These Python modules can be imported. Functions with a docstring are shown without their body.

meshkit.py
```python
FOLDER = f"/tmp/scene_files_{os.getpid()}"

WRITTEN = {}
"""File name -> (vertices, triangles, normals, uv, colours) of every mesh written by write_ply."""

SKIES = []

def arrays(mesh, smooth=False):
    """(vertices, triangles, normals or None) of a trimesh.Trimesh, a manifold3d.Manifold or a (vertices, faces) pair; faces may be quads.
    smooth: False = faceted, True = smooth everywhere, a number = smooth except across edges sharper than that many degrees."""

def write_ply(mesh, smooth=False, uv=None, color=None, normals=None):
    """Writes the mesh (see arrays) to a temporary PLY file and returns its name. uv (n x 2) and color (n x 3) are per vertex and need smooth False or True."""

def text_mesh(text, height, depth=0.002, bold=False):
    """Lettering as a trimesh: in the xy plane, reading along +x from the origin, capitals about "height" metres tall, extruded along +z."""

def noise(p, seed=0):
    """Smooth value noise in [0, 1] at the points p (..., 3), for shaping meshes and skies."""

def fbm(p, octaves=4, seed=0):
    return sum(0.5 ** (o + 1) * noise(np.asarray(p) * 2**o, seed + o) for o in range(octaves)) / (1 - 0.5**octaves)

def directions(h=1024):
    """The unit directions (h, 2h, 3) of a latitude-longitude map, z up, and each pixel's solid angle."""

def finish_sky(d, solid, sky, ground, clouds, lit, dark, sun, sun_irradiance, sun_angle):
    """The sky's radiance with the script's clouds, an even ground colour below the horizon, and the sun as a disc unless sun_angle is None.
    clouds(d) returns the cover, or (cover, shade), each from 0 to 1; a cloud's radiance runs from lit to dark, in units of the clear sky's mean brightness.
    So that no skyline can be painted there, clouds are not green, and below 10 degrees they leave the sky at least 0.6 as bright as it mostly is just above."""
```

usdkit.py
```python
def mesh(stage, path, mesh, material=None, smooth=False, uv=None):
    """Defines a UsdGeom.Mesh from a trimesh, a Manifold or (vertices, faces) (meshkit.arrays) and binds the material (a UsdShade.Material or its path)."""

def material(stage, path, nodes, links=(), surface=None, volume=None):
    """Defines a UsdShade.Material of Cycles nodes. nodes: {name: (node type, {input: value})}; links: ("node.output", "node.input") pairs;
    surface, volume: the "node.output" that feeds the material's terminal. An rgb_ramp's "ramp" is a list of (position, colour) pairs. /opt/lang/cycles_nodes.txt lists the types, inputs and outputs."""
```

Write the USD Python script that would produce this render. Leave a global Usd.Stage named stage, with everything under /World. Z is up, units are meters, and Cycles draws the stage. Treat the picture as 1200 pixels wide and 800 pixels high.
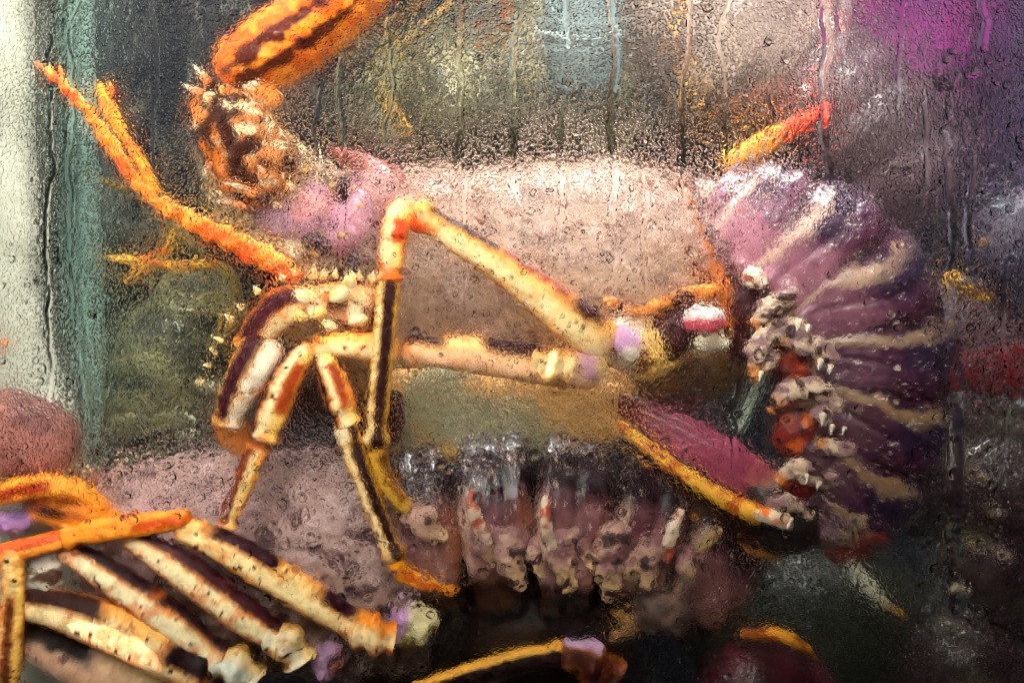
import math, numpy as np, usdkit, meshkit
from pxr import Usd, UsdGeom, UsdLux, UsdShade, Sdf, Gf, Vt

stage = Usd.Stage.CreateInMemory()
UsdGeom.SetStageUpAxis(stage, 'Z')
UsdGeom.Xform.Define(stage, '/World')
UsdGeom.Scope.Define(stage, '/World/Looks')
T = Sdf.ValueTypeNames
PI = math.pi
rng = np.random.default_rng(7)

# ------------------------------------------------------------------ camera, lamps, exposure
DIST, S = 0.60, 0.0004                     # camera to glass (m); metres per photo pixel on the glass
cam = UsdGeom.Camera.Define(stage, '/World/camera')
cam.CreateHorizontalApertureAttr(36.0)
cam.CreateVerticalApertureAttr(24.0)
cam.CreateFocalLengthAttr(36.0 * DIST / (1200 * S))
cam.CreateClippingRangeAttr((0.02, 50.0))
cam.CreateExposureAttr(0.36)
cam.AddTranslateOp().Set(Gf.Vec3d(0, -DIST, 0))
cam.AddRotateXOp().Set(90.0)


def rect_lamp(name, pos, aim, w, h, inten, col):
    l = UsdLux.RectLight.Define(stage, '/World/' + name)
    l.CreateWidthAttr(w); l.CreateHeightAttr(h); l.CreateIntensityAttr(inten); l.CreateColorAttr(Gf.Vec3f(*col))
    z = np.array(pos, float) - np.array(aim, float); z /= np.linalg.norm(z)
    x = np.cross([0, 1.0, 0] if z[2] > .9 else [0, 0, 1.0], z); x /= np.linalg.norm(x)
    y = np.cross(z, x)
    l.AddTransformOp().Set(Gf.Matrix4d(*x, 0, *y, 0, *z, 0, *pos, 1))


rect_lamp('tank_lamp', (-0.06, 0.14, 0.40), (-0.02, 0.16, 0), 0.50, 0.10, 6.5, (1.0, 0.92, 0.82))
rect_lamp('tank_lamp_001', (0.00, 0.035, 0.29), (0.0, 0.06, -0.05), 0.09, 0.07, 42, (1.0, 0.97, 0.93))
rect_lamp('tank_lamp_002', (0.17, 0.035, 0.29), (0.15, 0.06, -0.05), 0.09, 0.07, 42, (1.0, 0.97, 0.93))
rect_lamp('tank_lamp_003', (-0.30, 0.03, 0.24), (-0.08, 0.06, -0.05), 0.10, 0.04, 12, (1.0, 0.92, 0.82))
rect_lamp('added_front_lamp', (-0.30, -0.75, 0.60), (0, 0.03, -0.07), 0.6, 0.28, 90, (1.0, 0.94, 0.86))  # soft fill added in front of the glass; source not seen
rect_lamp('added_front_lamp_002', (0.10, -0.50, 0.52), (0.05, 0.03, -0.08), 0.10, 0.08, 130, (1.0, 0.96, 0.92))  # small unseen lamp added in front for harder shadows and shell glints
rect_lamp('added_front_lamp_001', (0.56, -0.32, 0.28), (0.15, 0.03, 0.0), 0.11, 0.17, 62, (0.92, 0.97, 1.0))  # unseen lamp added at right front for glints on the curled tail

# ------------------------------------------------------------------ helpers


def lin(c):
    c = np.asarray(c, float) / 255.0
    return np.where(c <= 0.04045, c / 12.92, ((c + 0.055) / 1.055) ** 2.4)


def W(p):
    """photo pixel and depth behind the glass (m) -> a point of the tank"""
    p = np.asarray(p, float)
    k = 1 + p[..., 2] / DIST
    return np.stack([(p[..., 0] - 600) * S * k, p[..., 2], (400 - p[..., 1]) * S * k], -1)


def sstep(a, b, x):
    t = np.clip((x - a) / (b - a), 0, 1)
    return t * t * (3 - 2 * t)


def mixc(a, b, f):
    f = np.asarray(f)[..., None]
    return a * (1 - f) + b * f


def nz(p, scale, seed=0, oct=3):
    return meshkit.fbm(np.asarray(p) * scale, oct, seed)


COUNT = {}


def path_for(parent, name):
    base = (parent or '/World') + '/' + name
    k = COUNT.get(base, 0)
    COUNT[base] = k + 1
    return base if k == 0 else f'{base}_{k:03d}'


def data(prim, **kw):
    for k, v in kw.items():
        if v:
            prim.SetCustomDataByKey(k, v)
    return prim


def thing(name, label, cat, group=None):
    x = UsdGeom.Xform.Define(stage, path_for(None, name))
    data(x.GetPrim(), label=label, category=cat, group=group)
    return str(x.GetPath())


def holder(parent, name, label=None):
    x = UsdGeom.Xform.Define(stage, path_for(parent, name))
    data(x.GetPrim(), label=label)
    return str(x.GetPath())


def put(parent, name, m, mat, label=None, kind=None, cat=None, group=None):
    """m = (vertices, faces (tri or quad), colours or None)"""
    v, f, c = m
    p = UsdGeom.Mesh.Define(stage, path_for(parent, name))
    f = np.asarray(f, np.int32)
    p.CreatePointsAttr(Vt.Vec3fArray.FromNumpy(np.ascontiguousarray(v, np.float32)))
    p.CreateFaceVertexCountsAttr(Vt.IntArray.FromNumpy(np.full(len(f), f.shape[1], np.int32)))
    p.CreateFaceVertexIndicesAttr(Vt.IntArray.FromNumpy(f.ravel()))
    p.CreateSubdivisionSchemeAttr('none')
    tri = f if f.shape[1] == 3 else np.vstack([f[:, [0, 1, 2]], f[:, [0, 2, 3]]])
    fn = np.cross(v[tri[:, 1]] - v[tri[:, 0]], v[tri[:, 2]] - v[tri[:, 0]])
    n = np.stack([np.bincount(tri.ravel(), np.repeat(fn[:, k], 3), len(v)) for k in range(3)], 1)
    n /= np.maximum(np.linalg.norm(n, axis=1, keepdims=True), 1e-30)
    p.CreateNormalsAttr(Vt.Vec3fArray.FromNumpy(n.astype(np.float32)))
    p.SetNormalsInterpolation('vertex')
    if c is not None:
        UsdGeom.PrimvarsAPI(p).CreatePrimvar('tint', T.Color3fArray, 'vertex').Set(Vt.Vec3fArray.FromNumpy(np.ascontiguousarray(c, np.float32)))
    UsdShade.MaterialBindingAPI.Apply(p.GetPrim()).Bind(UsdShade.Material.Get(stage, '/World/Looks/' + mat))
    data(p.GetPrim(), label=label, kind=kind, category=cat, group=group)
    return str(p.GetPath())


def join(ms):
    vs, fs, cs, n = [], [], [], 0
    for v, f, c in ms:
        f = np.asarray(f)
        if f.shape[1] == 4:
            f = np.vstack([f[:, [0, 1, 2]], f[:, [0, 2, 3]]])
        vs.append(v); fs.append(f + n); cs.append(c); n += len(v)
    return np.vstack(vs), np.vstack(fs), (None if cs[0] is None else np.vstack(cs))


def spline(p, n):
    p = np.asarray(p, float)
    if len(p) == 2:
        return p[0] + (p[1] - p[0]) * np.linspace(0, 1, n)[:, None]
    q = np.vstack([2 * p[0] - p[1], p, 2 * p[-1] - p[-2]])
    seg = np.linalg.norm(np.diff(p[:, :2], axis=0), axis=1) + 1e-9
    at = np.concatenate([[0], np.cumsum(seg)]) / seg.sum()
    s = np.linspace(0, 1, n)
    i = np.clip(np.searchsorted(at, s, 'right') - 1, 0, len(p) - 2)
    t = ((s - at[i]) / (at[i + 1] - at[i]))[:, None]
    a, b, c, d = q[i], q[i + 1], q[i + 2], q[i + 3]
    return 0.5 * (2 * b + (c - a) * t + (2 * a - 5 * b + 4 * c - d) * t ** 2 + (3 * b - a - 3 * c + d) * t ** 3)


def tube(pts, rad, col, flat=1.0, ref=(0, -1), n=None, m=36, cap=(0.8, 0.8), disp=None, ridge=0.0):
    """a swept limb: pts (x, y photo px, depth m), rad px along it; ref: the picture direction counted as the +u side.
    col(t, u, th, P) -> linear colours; disp(t, u, th, P) -> outward push in px"""
    pts = np.asarray(pts, float)
    length = np.linalg.norm(np.diff(pts[:, :2], axis=0), axis=1).sum()
    n = n or int(np.clip(length / 1.6, 24, 260))
    s = np.linspace(0, 1, n)
    s = np.unique(np.concatenate([s, np.linspace(0, .06, 8), 1 - np.linspace(0, .06, 8)]))
    dense = spline(pts, 800)
    c = np.stack([np.interp(s, np.linspace(0, 1, 800), dense[:, k]) for k in range(3)], 1)
    C = W(c)
    tan = np.gradient(C, axis=0); tan /= np.linalg.norm(tan, axis=1, keepdims=True)
    eye = np.array([0, -DIST, 0]) - C; eye /= np.linalg.norm(eye, axis=1, keepdims=True)
    N = eye - (eye * tan).sum(1, keepdims=True) * tan
    N /= np.linalg.norm(N, axis=1, keepdims=True)
    B = np.cross(tan, N)
    if (B @ np.array([ref[0], 0, -ref[1]])).mean() < 0:
        B = -B
    r = np.interp(s, np.linspace(0, 1, len(rad)), rad)
    L = s * length
    for k, L_ in ((0, L), (1, length - L)):
        if cap[k] > 0:
            cl = max(cap[k] * r[0 if k == 0 else -1], 1e-6)
            r = r * np.sqrt(np.clip(1 - np.clip(1 - L_ / cl, 0, 1) ** 2, 0.0004, 1))
    rw = r * S * (1 + c[:, 2] / DIST)
    th = np.linspace(0, 2 * PI, m, endpoint=False)
    rr = 1 + ridge * np.cos(4 * th)
    D = np.cos(th)[None, :, None] * N[:, None] * flat + np.sin(th)[None, :, None] * B[:, None]
    P = C[:, None] + D * (rw[:, None] * rr[None])[..., None]
    tt, hh = np.meshgrid(s, th, indexing='ij')
    u = np.sin(hh)
    if disp is not None:
        P = P + D * (disp(tt, u, hh, P) * S)[..., None]
    cl = np.clip(col(tt, u, hh, P), 0.001, 0.95)
    a = np.arange(len(s) - 1)[:, None] * m + np.arange(m)[None]
    b = np.arange(len(s) - 1)[:, None] * m + (np.arange(m)[None] + 1) % m
    f = np.stack([a, b, b + m, a + m], -1).reshape(-1, 4)
    V = P.reshape(-1, 3)
    # outward winding
    k = f[len(f) // 2]
    if np.dot(np.cross(V[k[1]] - V[k[0]], V[k[2]] - V[k[0]]), D.reshape(-1, 3)[k[0]]) < 0:
        f = f[:, ::-1]
    e0, e1 = np.arange(m), np.arange(m) + (len(s) - 1) * m
    V = np.vstack([V, P[0].mean(0), P[-1].mean(0)])
    nV = len(V)
    caps = []
    flip = f[0][0] < f[0][1] if False else None
    for e, ctr, q in ((e0, nV - 2, 0), (e1, nV - 1, 1)):
        x, y = e, np.roll(e, -1)
        t3 = np.stack([x, y, np.full(m, ctr), np.full(m, ctr)], 1)
        caps.append(t3)
    tri = np.vstack([f[:, [0, 1, 2]], f[:, [0, 2, 3]]] + [q[:, :3] for q in caps])
    cc = np.vstack([cl.reshape(-1, 3), cl[0].mean(0), cl[-1].mean(0)])
    return V, tri, cc


def ico(sub):
    import trimesh
    m = trimesh.creation.icosphere(sub)
    return np.array(m.vertices), np.array(m.faces)


ICO = {k: ico(k) for k in (2, 3, 4, 5)}


def blob(c, r, col, rot=0.0, sub=4, disp=None):
    """an uneven rounded lump: c (px, py, depth), r = (across, up, depth) px, rot in the picture plane (deg, clockwise)"""
    v, f = ICO[sub]
    k = (1 + c[2] / DIST) * S
    o = W(c)
    q = v * np.array([r[0], r[2], r[1]]) * k
    a = -math.radians(rot)
    q = np.stack([q[:, 0] * math.cos(a) - q[:, 2] * math.sin(a), q[:, 1], q[:, 0] * math.sin(a) + q[:, 2] * math.cos(a)], 1)
    P = o + q
    if disp is not None:
        P = P + v * (disp(P, v) * S)[:, None]
    return P, f, np.clip(col(P, v), 0.001, 0.95)


def spike(p, tip, r, c0, c1, m=8):
    """a horny spine from p to tip (px, py, depth)"""
    mid = [(np.array(p) + np.array(tip)) / 2 + np.array([0, -0.06 * abs(tip[0] - p[0]), 0])]
    return tube([p, mid[0], tip], [r, r * .62, r * .12], lambda t, u, th, P: mixc(c0 + 0 * P, c1 + 0 * P, sstep(.2, .9, t)), n=10, m=m, cap=(.6, .1))


# colours as the things have them
CREAM, PALE, ORANGE, RED, MAROON, DARK = (lin(c) for c in ((226, 180, 112), (232, 208, 164), (216, 104, 16), (200, 60, 24), (70, 16, 26), (30, 12, 14)))
OCHRE, LILAC, PINK, PLUM, NAVY, BEIGE = (lin(c) for c in ((196, 146, 40), (176, 128, 186), (190, 130, 130), (92, 40, 66), (48, 36, 66), (190, 160, 130)))
BROWN, OLIVE, GOLD = (lin(c) for c in ((92, 52, 30), (110, 100, 62), (176, 128, 66)))

# ------------------------------------------------------------------ materials


def shell(name, rough=0.32, coat=0.35, bump=0.25, scale=900, vor=0.0, vscale=200, sss=0.0, spec=.4):
    nodes = {'a': ('attribute', {'attribute': 'tint'}), 'g': ('geometry', {}),
             'n': ('noise_texture', {'scale': scale, 'detail': 4.0, 'roughness': 0.6}),
             'n2': ('noise_texture', {'scale': scale * 0.28, 'detail': 5.0, 'roughness': 0.65}),
             'v': ('voronoi_texture', {'scale': vscale, 'feature': 'f1'}),
             'r': ('rgb_ramp', {'ramp': [(0.25, (0.62, 0.58, 0.55)), (0.5, (1, 1, 1)), (0.8, (1.2, 1.17, 1.1))]}),
             'mx': ('mix_color', {'blend_type': 'multiply', 'fac': 1.0, 'use_clamp_result': False}),
             'vm': ('math', {'math_type': 'multiply', 'value2': vor}), 'ad': ('math', {'math_type': 'subtract'}),
             'rr': ('map_range', {'from_min': 0.3, 'from_max': 0.7, 'to_min': rough - .1, 'to_max': rough + .16}),
             'b': ('bump', {'strength': bump, 'distance': 0.0012}),
             'p': ('principled_bsdf', {'coat_weight': coat, 'coat_roughness': 0.07, 'specular_ior_level': spec, 'subsurface_weight': sss, 'subsurface_scale': 0.004})}
    links = [('g.position', 'n.vector'), ('g.position', 'n2.vector'), ('g.position', 'v.vector'), ('n2.fac', 'r.fac'), ('a.color', 'mx.a'), ('r.color', 'mx.b'),
             ('mx.result', 'p.base_color'), ('v.distance', 'vm.value1'), ('n.fac', 'ad.value1'), ('vm.value', 'ad.value2'), ('ad.value', 'b.height'),
             ('b.normal', 'p.normal'), ('n2.fac', 'rr.value'), ('rr.result', 'p.roughness')]
    usdkit.material(stage, '/World/Looks/' + name, nodes, links, surface='p.BSDF')


shell('leg_shell', 0.28, 0.06, 0.55, 620, spec=.16)
shell('rough_shell', 0.34, 0.35, 0.8, 500, vor=1.2, vscale=260)
shell('tail_shell', 0.20, 0.9, 0.10, 600, spec=.25)
shell('wet_dark', 0.3, 0.15, 0.4, 500)
shell('matt', 0.6, 0.1, 0.5, 300)

# glass: the clear sheet, and the water film condensed on its inner face
usdkit.material(stage, '/World/Looks/clear_glass', {'f': ('fresnel', {'IOR': 1.4}), 't': ('transparent_bsdf', {}), 'g': ('glossy_bsdf', {'roughness': 0.02, 'color': (0.9, 0.95, 0.93)}), 'm': ('mix_closure', {})},
                [('f.fac', 'm.fac'), ('t.BSDF', 'm.closure1'), ('g.BSDF', 'm.closure2')], surface='m.closure')
usdkit.material(stage, '/World/Looks/condensation', {
    'a': ('attribute', {'attribute': 'tint'}), 'sp': ('separate_color', {}), 'g': ('geometry', {}),
    'sx': ('separate_xyz', {}), 'map': ('combine_xyz', {'z': 0.0}),
    'wn': ('noise_texture', {'dimensions': '2D', 'scale': 420.0, 'detail': 1.0}), 'wa': ('vector_math', {'math_type': 'multiply_add', 'vector2': (0.0016, 0.0016, 0.0)}),
    'v': ('voronoi_texture', {'dimensions': '2D', 'scale': 860.0, 'feature': 'f1'}),
    'v2': ('voronoi_texture', {'dimensions': '2D', 'scale': 450.0, 'feature': 'f1'}),
    's1': ('separate_color', {}), 'r1': ('map_range', {'from_min': 0.0, 'from_max': 1.0, 'to_min': 0.22, 'to_max': 0.56, 'clamp': True}),
    's2': ('separate_color', {}), 'r2': ('map_range', {'from_min': 0.3, 'from_max': 1.0, 'to_min': 0.01, 'to_max': 0.46, 'clamp': True}),
    'd1': ('math', {'math_type': 'divide'}), 'd2': ('math', {'math_type': 'divide'}),
    'p1': ('math', {'math_type': 'power', 'value2': 2.0}), 'p2': ('math', {'math_type': 'power', 'value2': 2.0}),
    'q1': ('math', {'math_type': 'subtract', 'value1': 1.0, 'use_clamp': True}), 'q2': ('math', {'math_type': 'subtract', 'value1': 1.0, 'use_clamp': True}),
    'c1': ('math', {'math_type': 'multiply'}), 'c2': ('math', {'math_type': 'multiply'}), 'c3': ('math', {'math_type': 'multiply', 'value2': 1.8}),
    'mx': ('math', {'math_type': 'maximum'}), 'ml': ('math', {'math_type': 'multiply'}),
    'b': ('bump', {'strength': 1.0, 'distance': 0.00105, 'invert': True}),
    'ro': ('math', {'math_type': 'multiply', 'value2': 0.025}),
    'gl': ('refraction_bsdf', {'IOR': 1.33, 'color': (0.97, 0.985, 0.98)}),
    'tr': ('transparent_bsdf', {}), 'k': ('value', {'value': 0.86}), 'm': ('mix_closure', {})},
    [('a.color', 'sp.color'), ('g.position', 'sx.vector'), ('sx.x', 'map.x'), ('sx.z', 'map.y'), ('map.vector', 'wn.vector'), ('wn.color', 'wa.vector1'), ('map.vector', 'wa.vector3'), ('wa.vector', 'v.vector'), ('wa.vector', 'v2.vector'),
     ('v.color', 's1.color'), ('s1.r', 'r1.value'), ('v.distance', 'd1.value1'), ('r1.result', 'd1.value2'), ('d1.value', 'p1.value1'), ('p1.value', 'q1.value2'), ('q1.value', 'c1.value1'), ('r1.result', 'c1.value2'),
     ('v2.color', 's2.color'), ('s2.r', 'r2.value'), ('v2.distance', 'd2.value1'), ('r2.result', 'd2.value2'), ('d2.value', 'p2.value1'), ('p2.value', 'q2.value2'), ('q2.value', 'c2.value1'), ('r2.result', 'c2.value2'),
     ('c2.value', 'c3.value1'), ('c1.value', 'mx.value1'), ('c3.value', 'mx.value2'),
     ('mx.value', 'ml.value1'), ('sp.r', 'ml.value2'), ('ml.value', 'b.height'), ('sp.g', 'ro.value1'), ('ro.value', 'gl.roughness'),
     ('b.normal', 'gl.normal'),
     ('k.value', 'm.fac'), ('tr.BSDF', 'm.closure1'), ('gl.BSDF', 'm.closure2')], surface='m.closure')


def simple(name, stops, scale, rough=0.5, bump=0.3, dist=0.002, stretch=(1, 1, 1), detail=5.0, coat=0.0, spec=.5):
    usdkit.material(stage, '/World/Looks/' + name, {
        'g': ('geometry', {}), 'm': ('mapping', {'scale': stretch}), 'n': ('noise_texture', {'scale': scale, 'detail': detail, 'roughness': 0.62, 'distortion': 0.4}),
        'r': ('rgb_ramp', {'ramp': [(p, tuple(lin(c))) for p, c in stops]}), 'b': ('bump', {'strength': bump, 'distance': dist}),
        'p': ('principled_bsdf', {'roughness': rough, 'coat_weight': coat, 'specular_ior_level': spec})},
        [('g.position', 'm.vector'), ('m.vector', 'n.vector'), ('n.fac', 'r.fac'), ('r.color', 'p.base_color'), ('n.fac', 'b.height'), ('b.normal', 'p.normal')], surface='p.BSDF')


simple('slate_wall', [(0.36, (10, 11, 22)), (0.50, (26, 26, 36)), (0.58, (58, 56, 58)), (0.68, (120, 122, 112))], 34, 0.7, 0.4, 0.002, (1, 1, 0.45), spec=.08)
simple('wet_floor', [(0.3, (14, 12, 10)), (0.6, (40, 34, 26)), (0.8, (60, 62, 44))], 22, 0.35, 0.6)
simple('white_foam', [(0.3, (112, 112, 98)), (0.5, (158, 159, 144)), (0.7, (196, 196, 182))], 30, 0.6, 0.5, 0.003)
simple('green_seal', [(0.35, (2, 6, 5)), (0.66, (6, 13, 11)), (0.84, (40, 54, 48))], 90, 0.25, 0.8, 0.002, (1, 1, 0.4))
simple('teal_glass', [(0.3, (96, 124, 116)), (0.55, (132, 160, 150)), (0.75, (160, 182, 172))], 26, 0.25, 0.2, 0.002, (1, 1, 0.3))
simple('blue_plastic', [(0.3, (150, 168, 170)), (0.7, (196, 210, 208))], 40, 0.3, 0.1)
simple('magenta_plastic', [(0.3, (110, 20, 92)), (0.5, (150, 36, 120)), (0.7, (176, 60, 140))], 18, 0.4, 0.2)
simple('violet_plastic', [(0.3, (52, 20, 84)), (0.7, (92, 40, 130))], 18, 0.35, 0.2)
simple('black_rubber', [(0.3, (10, 9, 10)), (0.7, (26, 22, 24))], 60, 0.4, 0.3)

# ------------------------------------------------------------------ the setting


def slab(x0, x1, y0, y1, z0, z1):
    v = np.array([(x, y, z) for x in (x0, x1) for y in (y0, y1) for z in (z0, z1)])
    f = np.array([(0, 1, 3, 2), (4, 6, 7, 5), (0, 4, 5, 1), (2, 3, 7, 6), (0, 2, 6, 4), (1, 5, 7, 3)])
    return v, f, None


put(None, 'back_wall', slab(-0.62, 0.62, 0.46, 0.48, -0.42, 0.40), 'slate_wall', kind='structure')
put(None, 'tank_floor', slab(-0.62, 0.62, -0.004, 0.46, -0.44, -0.42), 'wet_floor', kind='structure')
put(None, 'side_wall', slab(0.62, 0.64, -0.004, 0.48, -0.44, 0.40), 'slate_wall', kind='structure')


def edge_sheet(left, right, ys, d0, d1, seed, amp):
    """an upright strip whose two picture edges follow the given x at the given y (px); extruded from depth d0 to d1 with a rounded front"""
    yy = np.linspace(ys[0], ys[-1], 150)
    xl, xr = np.interp(yy, ys, left), np.interp(yy, ys, right)
    w = np.linspace(0, 1, 24)
    g = xl[:, None] + (xr - xl)[:, None] * w[None]
    dep = d0 + (d1 - d0) * 0.12 * (np.abs(2 * w - 1) ** 4)[None] + 0 * g
    dep = dep + (nz(np.stack([g / 40, yy[:, None] / 40 + 0 * g, 0 * g], -1), 1, seed) - .5) * amp
    F = W(np.stack([g, yy[:, None] + 0 * g, dep], -1))
    bk = W(np.stack([g, yy[:, None] + 0 * g, 0 * g + d1], -1))
    ring = np.concatenate([F, bk[:, ::-1]], 1)
    m = ring.shape[1]
    a = np.arange(149)[:, None] * m + np.arange(m)[None]
    b = np.arange(149)[:, None] * m + (np.arange(m)[None] + 1) % m
    return ring.reshape(-1, 3), np.stack([a, b, b + m, a + m], -1).reshape(-1, 4), None


YS = [-160, 150, 300, 390, 450, 520, 760, 960]
put(None, 'foam_post', edge_sheet([-260] * 8, [38, 42, 47, 56, 78, 104, 112, 112], YS, 0.034, 0.12, 3, 0.004), 'white_foam',
    label='pale grey-white rough foam post up the left end of the tank', cat='post')
put(None, 'rubber_seal', edge_sheet([30, 34, 40, 50, 72, 98, 100, 100], [78, 80, 82, 86, 96, 106, 108, 108], YS, 0.05, 0.13, 5, 0.008), 'green_seal',
    label='dark green wet seal strip beside the white foam post', cat='seal')
pn = thing('side_panel', 'pale teal glass strip with a darker line beside the green seal', 'panel')
put(pn, 'glass_edge', edge_sheet([78, 79, 81, 86, 95, 102, 106, 106], [84, 86, 88, 93, 102, 108, 110, 110], YS, 0.045, 0.14, 8, 0.006), 'teal_glass')
put(pn, 'glass_sheet', edge_sheet([84, 84, 84, 90, 98, 104, 108, 108], [108, 114, 120, 124, 124, 120, 118, 118], YS, 0.06, 0.16, 9, 0.004), 'teal_glass')

# ------------------------------------------------------------------ things at the back of the tank, seen through the fogged glass
bx = thing('plastic_tub', 'pale blue-grey plastic tub blurred at the back top centre', 'tub')
put(bx, 'body', tube([(682, -60, .14), (682, 60, .14), (684, 116, .14)], [48, 46, 40], lambda t, u, th, P: lin((84, 98, 100)) + 0 * P, cap=(.1, .1), m=40), 'matt')
put(bx, 'rim', tube([(628, 40, .11), (682, 48, .10), (738, 40, .11)], [7, 7, 7], lambda t, u, th, P: lin((100, 112, 112)) + 0 * P, m=14), 'matt')
mg = thing('magenta_bin', 'magenta plastic bin blurred in the top right corner', 'bin')
put(mg, 'body', tube([(1085, -90, .30), (1085, 20, .30), (1080, 112, .30)], [112, 108, 98], lambda t, u, th, P: mixc(lin((122, 10, 98)) + 0 * P, lin((72, 12, 78)) + 0 * P, sstep(.3, .7, nz(P, 30, 4))), cap=(.05, .06), m=60), 'matt')
put(mg, 'rim', tube([(972, 100, .27), (1080, 114, .235), (1188, 100, .27)], [5, 5, 5], lambda t, u, th, P: lin((110, 40, 96)) + 0 * P, m=14), 'matt')
vb = thing('violet_bin', 'dark violet plastic bin at the right edge behind the glass', 'bin')
put(vb, 'body', tube([(1235, -60, .22), (1235, 80, .22), (1230, 236, .22)], [96, 92, 84], lambda t, u, th, P: mixc(lin((30, 8, 50)) + 0 * P, lin((14, 6, 28)) + 0 * P, sstep(.35, .65, nz(P, 40, 6))), cap=(.05, .06), m=60), 'matt')
put(vb, 'rim', tube([(1150, 214, .19), (1230, 238, .15), (1310, 214, .19)], [6, 6, 6], lambda t, u, th, P: lin((70, 40, 90)) + 0 * P, m=14), 'matt')


def patch(c0, c1, scale, seed, lo=.38, hi=.62):
    return lambda t, u, th, P: mixc(c0 + 0 * P, c1 + 0 * P, sstep(lo, hi, nz(P, scale, seed)))


def patchb(c0, c1, scale, seed, lo=.38, hi=.62):
    return lambda P, v: mixc(c0 + 0 * P, c1 + 0 * P, sstep(lo, hi, nz(P, scale, seed)))


def lumps(scale, amp, seed):
    return lambda t, u, th, P: (nz(P, scale, seed, 4) - .5) * amp


def lumpb(scale, amp, seed):
    return lambda P, v: (nz(P, scale, seed, 4) - .5) * amp


FAR = 'lobsters crowded at the back of the tank'


def far_leg(par, pts, r, c0, c1, seed):
    put(par, 'leg', tube(pts, r, patch(c0, c1, 90, seed), m=16, disp=lumps(200, 4, seed)), 'leg_shell')


fl = thing('spiny_lobster', 'olive-grey lobster blurred behind the blue-grey tub, golden specks on its left', 'lobster', FAR)
put(fl, 'carapace', tube([(400, 160, .27), (540, 110, .25), (680, 110, .25), (800, 130, .27)], [40, 92, 108, 90], patch(lin((136, 130, 98)), lin((58, 54, 48)), 62, 11, .34, .66), disp=lumps(60, 60, 12), m=60), 'rough_shell')
put(fl, 'abdomen', tube([(620, 150, .24), (700, 160, .25), (770, 150, .26)], [58, 50, 40], patch(lin((104, 84, 66)), lin((64, 50, 44)), 46, 14), disp=lambda t, u, th, P: 8 * np.abs(np.sin(t * 16)), m=50), 'rough_shell')
for k, (pts, r) in enumerate([([(455, 60, .2), (500, 30, .2), (540, -10, .2)], [9, 7, 5]), ([(560, 60, .19), (590, 30, .19), (602, -20, .2)], [9, 8, 6]),
                              ([(640, 70, .2), (660, 20, .2), (672, -20, .2)], [10, 8, 6]), ([(700, 60, .2), (735, 25, .2), (770, -10, .2)], [10, 9, 6]),
                              ([(480, 160, .18), (450, 110, .18), (470, 60, .18)], [10, 8, 6])]):
    far_leg(fl, pts, r, [OLIVE, BROWN, BROWN, BROWN, OCHRE * .6][k], [GOLD * .7, ORANGE * .4, ORANGE * .3, GOLD * .5, OLIVE][k], 20 + k)
fp = thing('spiny_lobster', 'pinkish grey lobster blurred between the blue-grey tub and the magenta bin', 'lobster', FAR)
put(fp, 'carapace', tube([(690, 90, .27), (830, 60, .24), (980, 40, .26)], [60, 150, 130], patch(lin((142, 124, 112)), lin((84, 66, 62)), 56, 31, .34, .66), disp=lumps(60, 20, 32), m=60), 'rough_shell')
put(fp, 'abdomen', tube([(930, 60, .2), (1020, 160, .19), (1080, 260, .2)], [70, 84, 66], patch(lin((82, 62, 66)), lin((54, 40, 44)), 40, 34), disp=lambda t, u, th, P: 8 * np.abs(np.sin(t * 15)), m=60), 'rough_shell')
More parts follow.
